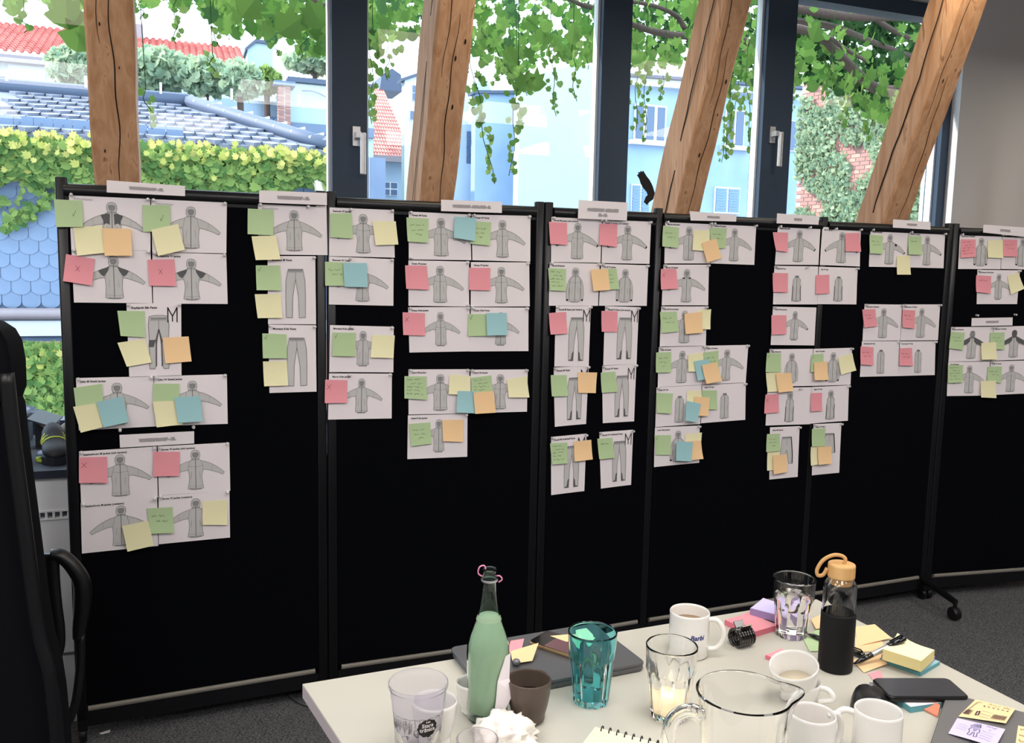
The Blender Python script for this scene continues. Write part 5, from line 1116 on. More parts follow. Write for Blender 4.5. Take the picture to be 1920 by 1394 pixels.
# printed plastic cup
P = at(784.5, 1279, .868); c = Vector((P.x, P.y, ZTB + .0005)); H, Rr = .128, .0485
t = base('plastic_cup', c, 'frosted plastic cup with black line drawings and a round black badge', 'cup')
out = [(.034, 0), (.0345, .004), (.0405, .07), (.0462, .115), (.0466, .120), (.049, .1215), (.049, .128)]
mb = MB(); vessel(mb, c, out, .0012, .003, 48); mb.build('cup_wall', 'frosted', t, True)
s_, f_ = sd(c), -vd(c)
def onc(x, z, e=.0004):
    r = .0345 + (z - .004) * (.0405 - .0345) / .066 if z < .07 else .0405 + (z - .07) * (.0462 - .0405) / .045
    r += e; a = x / .04; return c + f_ * (cos(a) * r) + s_ * (sin(a) * r) + Vector((0, 0, z))
mb = MB(); rnd = random.Random(77)
fc = lambda x, z, e: onc(x, z, e)
for k in range(64):
    x, z = rnd.uniform(-.06, .06), rnd.uniform(.008, .078); p = [(x, z)]; 
    kind_ = rnd.random()
    if kind_ < .5:
        for q in range(rnd.randint(5, 11)): x += rnd.uniform(-.0035, .0035); z = min(.08, z + rnd.uniform(-.003, .0035)); p.append((x, z))
    elif kind_ < .8: r_ = rnd.uniform(.002, .006); p = [(x + r_ * cos(a * .6), z + r_ * 1.2 * sin(a * .6)) for a in range(9)]
    else: p = [(x, z), (x + rnd.uniform(-.001, .001), z + rnd.uniform(.006, .016))]
    lines(mb, fc, p, .0006, 0, .0004)
for k in range(26): x = -.05 + k * .0016; lines(mb, fc, [(x, .062 + .004 * sin(k)), (x + .0004, .078 + .003 * sin(k * 2))], .0006, 0, .0004)
lines(mb, fc, [(-.06 + .004 * i, .083 + .001 * sin(i * 2)) for i in range(31)], .0006, 0, .0004)
mb.build('line_drawing', 'tissue_ink', t)
mb = MB(); bx_, bz_ = .0155, .067; N = 48
mb.add([onc(bx_, bz_, .0007)] + [onc(bx_ + (.0155 + .0016 * abs(sin(i * pi * 11 / N))) * cos(2 * pi * i / N), bz_ + (.0145 + .0016 * abs(sin(i * pi * 11 / N))) * sin(2 * pi * i / N), .0007) for i in range(N)], [(0, 1 + i, 1 + (i + 1) % N) for i in range(N)]); bdg = mb.build('badge', 'black_plastic', t)
mb = MB()
for tx, zz in (('Stara', .069), ('tržnica', .0615)):
    V, F, w = text_mesh(tx, .02); sc_ = .0068 / .72; mb.add([onc(bx_ + (x - w / 2) * sc_, zz + y * sc_, .0011) for x, y in V], F)
for k in range(3): mb.add([onc(bx_ + x, z, .0011) for x, z in ((-.003 + k * .0025, .0765), (-.0015 + k * .0025, .0765), (-.0015 + k * .0025, .0795), (-.003 + k * .0025, .0795))], [(0, 1, 2, 3)])
mb.build('badge_text', 'paper', bdg)

# small glass with yellow liquid, crumpled napkin
P = at(895, 1386, .80); c = Vector((P.x, P.y, ZTB + .0005)); t = base('small_glass', c, 'small frosted tealight glass with yellow wax at the bottom edge of the photo', 'candle')
mb = MB(); vessel(mb, c, [(.026, 0), (.028, .004), (.033, .03), (.034, .06)], .0035, .008, 40); mb.build('glass_wall', 'frosted', t, True)
MB().lathe(c, [(.0005, .0085), (.0235, .0086), (.026, .035), (.0005, .0352)], 32, cap=False).build('yellow_wax', 'yellow_juice', t, True)
import mathutils
def blob(name, c, rx, ry, rz, m, seed, amp=.25, fr=3, n=28, root=None, label=None, cat=None, flat=True, power=1.0):
    V = []; F = []
    for j in range(n // 2 + 1):
        for i in range(n):
            a, b_ = 2 * pi * i / n, pi * j / (n // 2) - pi / 2; d = Vector((cos(b_) * cos(a), cos(b_) * sin(a), sin(b_))); h_ = mathutils.noise.noise(d * fr + Vector((seed, 0, 0))) * amp + abs(mathutils.noise.noise(d * fr * 2.3 + Vector((0, seed, 0)))) * amp
            p = Vector((d.x * rx, d.y * ry, d.z * rz)) * (1 + h_); 
            if flat: p.z = max(p.z, -rz * .45)
            V.append(Vector(c) + Vector((0, 0, rz * .45)) + p)
    for j in range(n // 2):
        for i in range(n): F.append((j * n + i, j * n + (i + 1) % n, (j + 1) * n + (i + 1) % n, (j + 1) * n + i))
    o = mk(name, V, F, m, root, True)
    return tag(o, label, cat)
P = at(945, 1385, .745); o = blob('napkin', (P.x, P.y, ZTB), .045, .038, .028, 'napkin', 3, .55, 3.2, 40, label='crumpled white paper napkin before the brown cup', cat='napkin')

# green bottle
c = Vector((-.032, 1.488, ZTB + .0005)); t = base('bottle', c, 'pale green swing-top bottle of lemonade with a torn paper label', 'bottle')
out = [(.033, 0), (.0362, .004), (.0372, .02), (.0364, .05), (.0376, .09), (.0384, .125), (.0372, .140), (.033, .157), (.0262, .175), (.0205, .191), (.0158, .212), (.0132, .234), (.0122, .252), (.0142, .256), (.0146, .262), (.0122, .266), (.0118, .272), (.0128, .277)]
mb = MB(); vessel(mb, c, out, .0022, .006, 48); autosmooth(mb.build('glass_wall', 'glass_green', t), 50)
MB().lathe(c, [(.0005, .0065)] + [(r - .0024, z) for r, z in out[2:9]] + [(.0188, .190), (.0181, .192), (.0005, .192)], 48, cap=False).build('lemonade', 'lemonade', t, True)
s_, f_ = sd(c), -vd(c)
g = MB(); top = c + Vector((0, 0, .262))
g.tube(bez([top + s_ * -.013, top + s_ * -.020 + Vector((0, 0, .006)), top + s_ * -.018 + Vector((0, 0, .017)), top + s_ * -.010 + Vector((0, 0, .020)), top + s_ * -.007 + Vector((0, 0, .014))]), .0013, 6)
g.tube(bez([top + s_ * .013 + Vector((0, 0, .002)), top + s_ * .019 + Vector((0, 0, .001)), top + s_ * .022 - Vector((0, 0, .005)), top + s_ * .016 - Vector((0, 0, .010))]), .0013, 6)
g.build('wire_clip', 'pink_clip', t, True)
MB().lathe(c + Vector((0, 0, .257)), [(.0147, -.002), (.0152, 0), (.0147, .002)], 24, cap=False).build('wire_ring', 'alu', t, True)
pL = [(.0385, .118, 5), (.046, .112, 30), (.049, .075, 40), (.053, .058, 52), (.046, .045, 50), (.040, .012, 0)]
def pp(a, r, z): a = R(a); return c + f_ * (cos(a) * r) + s_ * (sin(a) * r) + Vector((0, 0, z))
V = [pp(52, .0385, .126), pp(70, .042, .128), pp(26, .0395, .085), pp(60, .044, .085), pp(22, .0395, .045), pp(62, .052, .058), pp(14, .039, .014), pp(46, .044, .030)]
mk('paper_label', V, [(0, 2, 3, 1), (2, 4, 5, 3), (4, 6, 7, 5)], 'paper', t)

# bottle with sleeve and bamboo lid
c = Vector((.676, 1.715, ZTB + .0005)); t = base('water_bottle', c, 'glass water bottle in a black sleeve with bamboo lid and cord loop', 'bottle'); s_, f_ = sd(c), -vd(c)
mb = MB(); vessel(mb, c, [(.030, 0), (.032, .003), (.0325, .02), (.0325, .172), (.031, .182), (.026, .190), (.024, .194), (.024, .198)], .0022, .005, 48); autosmooth(mb.build('glass_wall', 'glass', t), 50)
MB().lathe(c, [(.0328, 0), (.034, .002), (.0342, .02), (.0342, .118), (.0336, .1215), (.0328, .1215)], 48, cap=False).build('sleeve', 'felt_sleeve', t, True) if mat('felt_sleeve', (16, 17, 19), .6, spec=.3) else None
MB().lathe(c, [(.022, .180), (.023, .194), (.0262, .1945), (.0268, .197), (.0268, .219), (.0258, .2215), (.022, .222)], 40).build('lid', 'bamboo', t)
U_ = Vector((0, 0, 1)); tp = c + U_ * .222
lp = [tp + s_ * .004, tp + s_ * .006 + U_ * .010, tp - s_ * .002 + U_ * .016, tp - s_ * .018 + U_ * .016 + f_ * .004, tp - s_ * .036 + U_ * .004 + f_ * .008, tp - s_ * .046 - U_ * .016 + f_ * .01, tp - s_ * .044 - U_ * .028 + f_ * .01, tp - s_ * .034 - U_ * .026 + f_ * .008, tp - s_ * .027 - U_ * .012 + f_ * .005]
MB().tube(bez(lp, 6), .0038, 8).build('cord_loop', 'cord', t, True)

# pitcher
c = Vector((.355, 1.236, ZTB + .0005)); t = base('pitcher', c, 'large clear glass pitcher with handle, cut off by the bottom edge of the photo', 'pitcher'); s_, f_ = sd(c), -vd(c)
H = .186; out = [(.050, 0), (.052, .004), (.055, .03), (.0585, .08), (.0625, .13), (.0665, .17), (.0705, H - .001)]
mb = MB(); n0 = 72; vessel(mb, c, out, .0038, .009, n0)
sp = s_ * .96 + vd(c) * .28
for i, v in enumerate(mb.V):      # pull the spout outwards
    d = v - c; h_ = Vector((d.x, d.y, 0)); k_ = max(0, h_.normalized().dot(sp.normalized()) - .86) / .14 if h_.length > .02 else 0
    if k_ > 0 and d.z > .14: mb.V[i] = v + sp.normalized() * (.020 * k_ ** 1.5 * ((d.z - .14) / .046) ** 1.6) + U_ * (.003 * k_ * (d.z - .14) / .046)
autosmooth(mb.build('glass_wall', 'glass', t), 50)
hd = -s_ * .93 + f_ * .38
hp = [hd * .062 + U_ * .150, hd * .082 + U_ * .158, hd * .104 + U_ * .148, hd * .112 + U_ * .120, hd * .106 + U_ * .07, hd * .082 + U_ * .035, hd * .056 + U_ * .030]
MB().tube([c + p for p in bez(hp, 8)], .0085, 14, flat=1.35).build('handle', 'glass', t, True)

# laptops, phones
def flat(name, P0, e1, L, W_, z0, z1, m, r, root=None, k=0, taper=0):
    """rounded slab; P0 is one corner, e1 the long direction, width to its left"""
    e1 = Vector((e1.x, e1.y, 0)).normalized(); e2 = Vector((-e1.y, e1.x, 0)); c = Vector((P0.x, P0.y, 0)) + e1 * L / 2 + e2 * W_ / 2 + U_ * ((z0 + z1) / 2)
    rot = Matrix((e1, e2, U_)).transposed(); mb = MB(); mb.rbox(c, (L / 2, W_ / 2, (z1 - z0) / 2), r, rot); return autosmooth(mb.build(name, m, root), 35)
PR_ = at(1212, 1243, .758); PF = at(1033, 1278, .758); e1 = (PR_ - PF).normalized(); L_ = .345; P0 = PR_ - e1 * L_
t = empty('laptop', PR_ - e1 * L_ / 2, 'closed dark grey laptop lying at the far table edge behind the teal glass', 'laptop'); t.location.z = ZTB; t['_o'] = tuple(t.location)
flat('laptop_base', P0 + e1 * .002, e1, L_ - .004, .205, ZTB + .002, ZTB + .011, 'laptop2', .012, t); flat('laptop_lid', P0, e1, L_, .212, ZTB + .0118, ZTB + .0185, 'laptop2', .014, t)
for q in (.04, .30):
    cc = P0 + e1 * q + Vector((-e1.y, e1.x, 0)) * .02; MB().lathe(Vector((cc.x, cc.y, ZTB)), [(.006, 0), (.006, .003)], 12).build('rubber_foot', 'black_plastic', t)
LT = ZTB + .0187
a_, b_ = at(993, 1211, LT), at(1066, 1235, LT); e = (b_ - a_).normalized()
t = empty('smartphone', a_.lerp(b_, .5), 'black phone with a golden edge lying on the closed far laptop', 'phone')
flat('phone_body', a_ - e * .004, e, .150, .072, LT + .0005, LT + .0085, 'gold', .010, t); flat('phone_screen', a_ - e * .002, e, .146, .070, LT + .0086, LT + .0094, 'black_gloss', .009, t)
flat('painted_screen_reflection', a_ + e * .035, e, .105, .066, LT + .0095, LT + .0097, 'phone_screen', .004, t)  # screen reflection painted as a thin tinted slab
A_ = at(1776, 1299, .758); B_ = at(1745, 1391, .758); e2 = (A_ - B_).normalized(); e1 = Vector((e2.y, -e2.x, 0))
t = empty('laptop', A_, 'closed silver-grey laptop with paper notes on its lid, bottom right corner', 'laptop'); t.location.z = ZTB; t['_o'] = tuple(t.location)
P0 = A_ - e2 * .225
flat('laptop_base', P0 + e1 * .002 + e2 * .002, e1, .316, .221, ZTB + .002, ZTB + .010, 'laptop', .012, t); flat('laptop_lid', P0, e1, .32, .225, ZTB + .0112, ZTB + .0178, 'laptop', .014, t)
for q in (.03, .28):
    cc = P0 + e1 * q + e2 * .02; MB().lathe(Vector((cc.x, cc.y, ZTB)), [(.006, 0), (.006, .003)], 12).build('rubber_foot', 'black_plastic', t)
def tabnote(name, q, z, m, label, cat, lift=(0, 0, 0, 0), draw_=None, root=None, inkm='tissue_ink'):
    P = [at(q[2 * i], q[2 * i + 1], z + lift[i]) for i in range(4)]
    def S(s, t, e=0):
        p = (P[0] * (1 - s) + P[1] * s) * (1 - t) + (P[3] * (1 - s) + P[2] * s) * t; return p + U_ * (e + .0006 * sin(s * 3) * t)
    mb = MB(); surf(mb, S, 8, 6); o = mb.build(name, m, root, True); tag(o, label, cat)
    if draw_:
        w = MB(); [lines(w, S, p, wd_, 0, .0006) for p, wd_ in draw_]; w.build('ink_drawing', inkm, o)
    return o
LZ = ZTB + .0185
d1 = [([(.12, .15), (.10, .3), (.08, .5), (.05, .85)], .015), ([(.12, .15), (.22, .12)], .015)] + [([(.05 + .03 * k, .62), (.03 + .035 * k, .8), (.08 + .03 * k, .85), (.09 + .03 * k, .6)], .012) for k in range(4)] + [([(.28, .62), (.30, .82), (.36, .80), (.33, .60), (.28, .62)], .03)] + \
     [([(.36, .55), (.5, .56), (.62, .6)], .01), ([(.38, .7), (.5, .74), (.62, .78)], .01), ([(.40, .85), (.62, .92)], .01)] + [([(.66 + .035 * k, .62), (.655 + .035 * k, .9)], .012) for k in range(9)] + [([(.655 + .035 * k, .9), (.69 + .035 * k, .62)], .008) for k in range(8)] + \
     [(p, .012) for p in scrib([(.38, .92, .13, .09)], 5)] + [([(.3 + .11 * k, .25 + .01 * k), (.34 + .11 * k, .27), (.33 + .11 * k, .31)], .02) for k in range(6)]
tabnote('sticky_note', (1797, 1344, 1829, 1312, 1904, 1330, 1886, 1357), LZ, 'note_orange', 'peach note with an inked drawing, on the lid of the silver-grey laptop', 'sticky note', (.0005, .0005, .005, .004), None)
o = COL.objects[-1]
def drawon(o, q, z, lift, L):
    P = [at(q[2 * i], q[2 * i + 1], z + lift[i]) for i in range(4)]
    S = lambda s, t, e=0: (P[0] * (1 - s) + P[1] * s) * (1 - t) + (P[3] * (1 - s) + P[2] * s) * t + U_ * (e + .0008)
    w = MB(); [lines(w, S, p, wd_, 0, .0006) for p, wd_ in L]; w.build('ink_drawing', 'tissue_ink', o)
drawon(o, (1829, 1312, 1904, 1330, 1886, 1357, 1797, 1344), LZ, (.0005, .005, .004, .0005), d1)
mat('note_purple2', (205, 196, 238), .75, spec=.15)
qp = (1795, 1347, 1885, 1368, 1866, 1402, 1778, 1376)
d2 = [([(.34, .30), (.42, .12), (.52, .10), (.55, .28), (.34, .30)], .014), ([(.40, .27), (.45, .14), (.50, .27)], .012), ([(.44, .28), (.50, .14), (.53, .26)], .012), ([(.38, .36), (.34, .5), (.38, .62), (.36, .78), (.42, .80), (.45, .6), (.48, .6), (.50, .82), (.56, .80), (.54, .6), (.57, .5), (.54, .36), (.38, .36)], .014), ([(.43, .42), (.50, .42), (.46, .52), (.43, .42)], .012)] + \
     [([(.08, .35 + .13 * k), (.18, .33 + .13 * k), (.30, .38 + .13 * k)], .008) for k in range(3)] + [([(.60, .40 + .13 * k), (.72, .43 + .12 * k), (.86, .45 + .13 * k)], .008) for k in range(4)] + [(p, .014) for p in scrib([(.64, .86, .12, .09), (.72, .78, .26, .08)], 9)]
o = tabnote('sticky_note', qp, LZ, 'note_purple2', 'lilac note with an inked figure drawing, on the lid of the silver-grey laptop', 'sticky note', (.0005, .004, .006, .001)); drawon(o, qp, LZ, (.0005, .004, .006, .001), d2)
q3 = (1909, 1361, 1960, 1372, 1950, 1408, 1904, 1396); o = tabnote('sticky_note', q3, LZ, 'note_orange', 'peach note cut off by the right edge, on the silver-grey laptop', 'sticky note'); drawon(o, q3, LZ, (0, 0, 0, 0), [(p, .02) for p in scrib([(.1, .6, .2, .1), (.1, .5, .5, .12), (.1, .6, .8, .12)], 3)])

# pads of sticky notes
def pad(px, py, z0, th, ang, m, label, size=.076, top=None, curl=.004, group='sticky note pads on the table'):
    c = at(px, py, z0 + th); t = empty('sticky_note_pad', (c.x, c.y, z0), label, 'note pad', group); rot = Matrix.Rotation(R(ang), 3, 'Z')
    MB().box((c.x, c.y, z0 + th / 2), (size / 2, size / 2, th / 2), rot).build('pad_block', m, t)
    if top:
        n_ = 8; V = [];
        for j in range(n_ + 1):
            for i in range(n_ + 1):
                x, y = i / n_ - .5, j / n_ - .5; cu = max(0, x + y - .25) ** 2 * curl + .0006; p = rot @ Vector((x * size * .99, y * size * .99, 0)); V.append(Vector((c.x, c.y, z0 + th + cu)) + p)
        mk('top_sheet', V, [(j * 9 + i, j * 9 + i + 1, (j + 1) * 9 + i + 1, (j + 1) * 9 + i) for j in range(8) for i in range(8)], top, t, True)
    return t
pad(1408, 1168, ZTB + .0005, .012, 33, 'pad_pink', 'pink sticky note pad behind the black hair claw', .082, 'note_pink')
pad(1448, 1140, ZTB + .0135, .016, 52, 'pad_purple', 'lilac sticky note pad resting on the pink pad, left of the water glass', .076, 'note_purple2')
pad(1468, 1232, ZTB + .0005, .008, 35, 'pad_pink', 'small pink note pad partly behind the tilted coffee cup', .05, 'note_pink')
pad(1706, 1238, ZTB + .0005, .007, 40, 'pad_teal', 'teal note pad, lowest of the stack right of the marker pen', .086, 'note_blue')
pad(1703, 1230, ZTB + .008, .009, 43, 'pad_purple', 'purple note pad between the teal and the yellow pads in the stack', .078, 'note_purple2')
pad(1704, 1219, ZTB + .0175, .022, 46, 'pad_yellow', 'thick yellow note pad on top of the stack, right of the marker pen', .076, 'note_yellow', .022)
pad(1712, 1306, ZTB + .0005, .011, 16, 'pad_teal', 'teal and white note pad under the black phone', .07, 'paper')
# loose notes on the table
tabnote('sticky_note', (1603, 1176, 1640, 1171, 1672, 1197, 1610, 1212), ZTB + .0015, 'note_orange', 'loose orange paper note right of the black bottle sleeve', 'sticky note', (0, 0, .004, 0))
tabnote('sticky_note', (1597, 1238, 1652, 1226, 1664, 1246, 1620, 1262), ZTB + .002, 'note_orange', 'peach paper note below the marker pen tip', 'sticky note', (0, .006, .002, 0))
tabnote('sticky_note', (1604, 1195, 1650, 1190, 1660, 1222, 1604, 1224), ZTB + .001, 'note_orange', 'orange note lying under the marker pen', 'sticky note')
tabnote('sticky_note', (1505, 1196, 1536, 1180, 1545, 1222, 1518, 1222), ZTB + .0015, 'note_green', 'green note between the water glass and the black bottle sleeve', 'sticky note')
tabnote('sticky_note', (1520, 1162, 1545, 1150, 1552, 1178, 1530, 1180), ZTB + .0015, 'note_orange', 'peach note behind the water glass and black bottle', 'sticky note', (0, 0, 0, .004))
tabnote('sticky_note', (1628, 1264, 1650, 1258, 1662, 1285, 1645, 1286), ZTB + .0012, 'note_pink', 'pink note peeking out left of the black phone', 'sticky note')
tabnote('sticky_note', (958, 1202, 983, 1198, 977, 1222, 950, 1226), LT + .001, 'note_pink', 'pink note between the green bottle and the phone on the far laptop', 'sticky note', (.006, .002, 0, .004))
tabnote('sticky_note', (957, 1222, 1010, 1206, 998, 1240, 962, 1246), LT + .004, 'note_orange', 'curled peach note leaning between green bottle and far laptop', 'sticky note', (.004, .012, 0, 0))
tabnote('sticky_note', (1031, 1193, 1075, 1189, 1090, 1201, 1062, 1204), LT + .010, 'note_orange', 'peach note behind the phone on the far laptop', 'sticky note')
tabnote('sticky_note', (1072, 1182, 1098, 1178, 1118, 1196, 1078, 1204), LT + .002, 'note_yellow', 'yellow note seen through the rim of the teal glass', 'sticky note', (0, 0, 0, 0))
c = at(968, 1243, LT + .006); o = MB().lathe((c.x, c.y, LT), [(.004, 0), (.0075, .003), (.0085, .007), (.006, .012), (.002, .014)], 16).build('magnet', 'metal_grey', None, True); tag(o, 'tiny round metal magnet on the far laptop beside the green bottle', 'magnet')

# black phone on the right
a_, b_ = at(1672, 1300, .772), at(1800, 1300, .772); e = (b_ - a_).normalized()
t = empty('smartphone', a_.lerp(b_, .5), 'black phone in a dark case lying on a teal note pad, lower right', 'phone'); z0 = ZTB + .0135
flat('phone_case', a_ - e * .004, e, .156, .078, z0, z0 + .010, 'black_plastic', .013, t); flat('phone_screen', a_ - e * .001 + Vector((-e.y, e.x, 0)) * .003, e, .150, .072, z0 + .0101, z0 + .0108, 'screen', .010, t)
# mouse
c = at(1629, 1312, .755); c.z = ZTB + .001; t = empty('computer_mouse', c, 'black computer mouse behind the empty white mug', 'computer mouse'); dm = (at(1640, 1282, .76) - at(1625, 1335, .76)).normalized(); dm.z = 0; dn = Vector((dm.y, -dm.x, 0)); V = []; F = []; n = 24
for j in range(9):
    q = j / 8; zz = .034 * sin(q * pi / 2); rr = cos(q * pi / 2) ** .45 if j < 8 else .001
    for i in range(n):
        a = 2 * pi * i / n; sx = abs(cos(a)) ** .8 * (1 if cos(a) > 0 else -1); sy = abs(sin(a)) ** .8 * (1 if sin(a) > 0 else -1); V.append(c + dm * (.052 * rr * sy) + dn * (.031 * rr * sx) + U_ * (zz * (1 - .25 * (sy * rr) ** 2)))
for j in range(8):
    for i in range(n): F.append((j * n + i, j * n + (i + 1) % n, (j + 1) * n + (i + 1) % n, (j + 1) * n + i))
mk('shell', V, F, 'black_plastic', t, True)
MB().lathe(c + dm * .026 + U_ * .030, [(.001, -.003), (.006, -.003), (.006, .003), (.001, .003)], 14, Matrix((dm, U_, dn)).transposed()).build('scroll_wheel', 'metal_grey', t)
MB().tube([c + dm * .049 + U_ * .012, c + dm * .040 + U_ * .0255, c + dm * .030 + U_ * .0315], .0009, 5).build('button_gap', 'wood_dark', t)
# marker pens
def pen(A, B, label, r=.0055):
    t = empty('marker_pen', A, label, 'pen'); d = (B - A); L = d.length; d.normalize(); q = d.to_track_quat('Z', 'Y').to_matrix()
    MB().lathe(A, [(.001, 0), (r * .5, .006), (r * .9, .014), (r, .02), (r, L * .36)], 14, q).build('barrel', 'black_gloss', t, True)
    MB().lathe(A, [(r * 1.0, L * .36), (r * 1.02, L * .37), (r * 1.02, L * .66), (r * 1.0, L * .67)], 14, q).build('barrel_label', 'alu', t, True)
    MB().lathe(A, [(r * 1.0, L * .66), (r * 1.25, L * .665), (r * 1.3, L * .93), (r * 1.1, L * .99), (r * .6, L)], 14, q).build('cap', 'black_gloss', t, True)
    s = d.cross(U_).normalized(); u = s.cross(d); MB().tube([A + d * L * .97 + u * r * 1.2, A + d * L * .93 + u * r * 1.9, A + d * L * .72 + u * r * 1.7], r * .28, 6).build('clip', 'black_gloss', t)
    return t
pen(at(1600, 1246, ZTB + .006), at(1697, 1197, ZTB + .052), 'black marker pen with pale label leaning on the yellow note pad')
pen(at(1514, 1189, ZTB + .0065), at(1621, 1231, ZTB + .0065), 'black pen lying behind the black bottle sleeve')
# hair claw
c = at(1390, 1211, ZTB); c.z = ZTB + .001; t = empty('hair_claw', c, 'shiny black hair claw clip right of the mug with blue name', 'hair clip'); s_, v_ = sd(c), vd(c); s_, v_ = s_ * .72 + v_ * .69, v_ * .72 - s_ * .69
for sgn in (-1, 1):
    sh_ = MB(); 
    for k in range(6):
        x = (k - 2.5) * .0072; pts = [c + s_ * x + v_ * (sgn * w_) + U_ * z for w_, z in ((.003, .036), (.012, .034), (.019, .024), (.019, .012), (.010, .003), (.002, .002))]; sh_.tube(bez(pts, 4), [.0031] * 20 + [.0016], 6)
    sh_.tube([c + s_ * -.021 + v_ * sgn * .006 + U_ * .036, c + s_ * .021 + v_ * sgn * .006 + U_ * .036], .0032, 8); sh_.tube([c + s_ * -.021 + v_ * sgn * .0195 + U_ * .018, c + s_ * .021 + v_ * sgn * .0195 + U_ * .018], .0026, 8)
    sh_.build('claw_half', 'claw', t, True)
    MB().add([c + s_ * -.011 + v_ * sgn * .004 + U_ * .036, c + s_ * .011 + v_ * sgn * .004 + U_ * .036, c + s_ * .013 + v_ * sgn * .013 + U_ * .050, c + s_ * -.013 + v_ * sgn * .013 + U_ * .050, c + s_ * -.011 + v_ * sgn * .008 + U_ * .036, c + s_ * .011 + v_ * sgn * .008 + U_ * .036, c + s_ * .013 + v_ * sgn * .016 + U_ * .049, c + s_ * -.013 + v_ * sgn * .016 + U_ * .049], [(0, 1, 2, 3), (7, 6, 5, 4), (0, 4, 5, 1), (1, 5, 6, 2), (2, 6, 7, 3), (3, 7, 4, 0)]).build('finger_grip', 'claw', t)
MB().tube([c + s_ * -.017 + U_ * .034, c + s_ * .017 + U_ * .034], .0035, 8).build('spring', 'alu', t, True)
# transparent orange packet
P = [at(1700, 1316, ZTB + .002), at(1712, 1306, ZTB + .003), at(1762, 1332, ZTB + .003), at(1758, 1346, ZTB + .001)]
mk('tab_packet', P + [p + U_ * h_ for p, h_ in zip(P, (.003, .009, .010, .003))], [(0, 1, 2, 3), (7, 6, 5, 4), (0, 4, 5, 1), (1, 5, 6, 2), (2, 6, 7, 3), (3, 7, 4, 0)], 'orange_film'); tag(COL.objects[-1], 'translucent orange packet of index tabs, left of the silver-grey laptop', 'packet')
P = [at(1668, 1302, ZTB + .002), at(1682, 1296, ZTB + .002), at(1712, 1314, ZTB + .002), at(1700, 1322, ZTB + .002)]
# spiral notebook
A_ = at(1133, 1375, ZTB + .006); B_ = at(1213, 1396, ZTB + .006); e = (B_ - A_).normalized(); e_ = Vector((e.y, -e.x, 0)); P0 = at(1116, 1364, ZTB + .006); P0.z = ZTB
t = empty('spiral_notebook', P0, 'spiral notebook with lined cream pages at the bottom edge of the photo', 'notebook'); rot = Matrix((e, -e_, U_)).transposed()
MB().box(P0 + e * .105 + e_ * .075 + U_ * .0035, (.105, .075, .003), rot).build('page_block', 'note_cream', t) if mat('note_cream', (240, 234, 208), .8) else None
w = MB()
for k in range(30): w.box(P0 + e * (.006 + k * .007) + e_ * .08 + U_ * .0067, (.0003, .068, .0001), rot)
w.build('ruled_lines', 'pad_yellow', t)
for k in range(14):
    cc = P0 + e * (.014 + k * .0142) + e_ * .003 + U_ * .006; MB().tube([cc + e_ * (.0062 * cos(a)) + U_ * (.0062 * sin(a)) for a in [R(x) for x in range(-30, 215, 20)]], .0012, 6).build('spiral_ring', 'black_plastic', t, True)

# ------------------------------------------------------------------ floor things
pts = [at(592, 1322, .006), at(570, 1322, .006), at(547, 1308, .006), at(545, 1299, .006), at(566, 1291, .006), at(600, 1286, .006), at(650, 1275, .006)]
tag(MB().tube(bez(pts), .004, 8).build('cable', 'metal_grey', None, True), 'grey cable looping on the carpet beside the near left table corner', 'cable')
P = [at(186, 1376, .002), at(207, 1369, .002), at(206, 1374, .003), at(190, 1378, .003)]; tag(mk('paper_scrap', P + [p + U_ * .001 for p in P], [(0, 1, 2, 3), (7, 6, 5, 4), (0, 4, 5, 1), (1, 5, 6, 2), (2, 6, 7, 3), (3, 7, 4, 0)], 'paper'), 'tiny scrap of white paper on the carpet under the leftmost pinboard', 'paper scrap')

# ------------------------------------------------------------------ office chair
YC = 1.95
def cp(x, y, d=0): r_ = ray(x, y); p = O + r_ * (YC / r_.y); return p + Vector((0, d, 0))
t = empty('office_chair', (-1.25, 1.9, 0), 'black high-backed mesh office chair with looped armrests at the left edge', 'chair')
edge = [(-260, 640), (-120, 612), (-30, 618), (6, 632), (16, 652), (21, 690), (21, 742)]
edge2 = [(24, 760), (34, 850), (46, 940), (60, 1050), (72, 1140), (82, 1200), (96, 1250), (104, 1300), (112, 1380), (118, 1460)]
def cslab(name, right, left, m, d0, d1, curve=.04):
    n = len(right); V = []
    for d, ins in ((d0 + .008, 3), (d0, 0), (d1, 0), (d1 + .008, 3)):
        for (xr, y), (xl, _) in zip(right, left):
            for q in (0, .15, .35, .5, .65, .85, 1):
                x = (xl + ins) + (xr - ins - xl - ins) * q if ins else xl + (xr - xl) * q; V.append(cp(x, y, d - curve * (1 - (2 * q - 1) ** 2)))
    F = []; W_ = 7; B = n * W_
    def g(k, j, i): return k * B + j * W_ + i
    for j in range(n - 1):
        for i in range(6): F += [(g(0, j, i), g(0, j + 1, i), g(0, j + 1, i + 1), g(0, j, i + 1)), (g(3, j, i + 1), g(3, j + 1, i + 1), g(3, j + 1, i), g(3, j, i))]
        for k in range(3): F += [(g(k, j, 0), g(k + 1, j, 0), g(k + 1, j + 1, 0), g(k, j + 1, 0)), (g(k, j, 6), g(k, j + 1, 6), g(k + 1, j + 1, 6), g(k + 1, j, 6))]
    for k in range(3):
        for i in range(6): F += [(g(k, 0, i), g(k, 0, i + 1), g(k + 1, 0, i + 1), g(k + 1, 0, i)), (g(k, n - 1, i + 1), g(k, n - 1, i), g(k + 1, n - 1, i), g(k + 1, n - 1, i + 1))]
    return autosmooth(mk(name, V, F, m, t), 50)
hr = [(-50, 600), (-22, 606), (0, 620), (13, 642), (20, 680), (22, 730), (14, 752)]; hl = [(-300, 600), (-330, 606), (-352, 620), (-366, 642), (-372, 680), (-372, 730), (-364, 752)]
cslab('headrest', hr, hl, 'black_mesh', 0, .06)
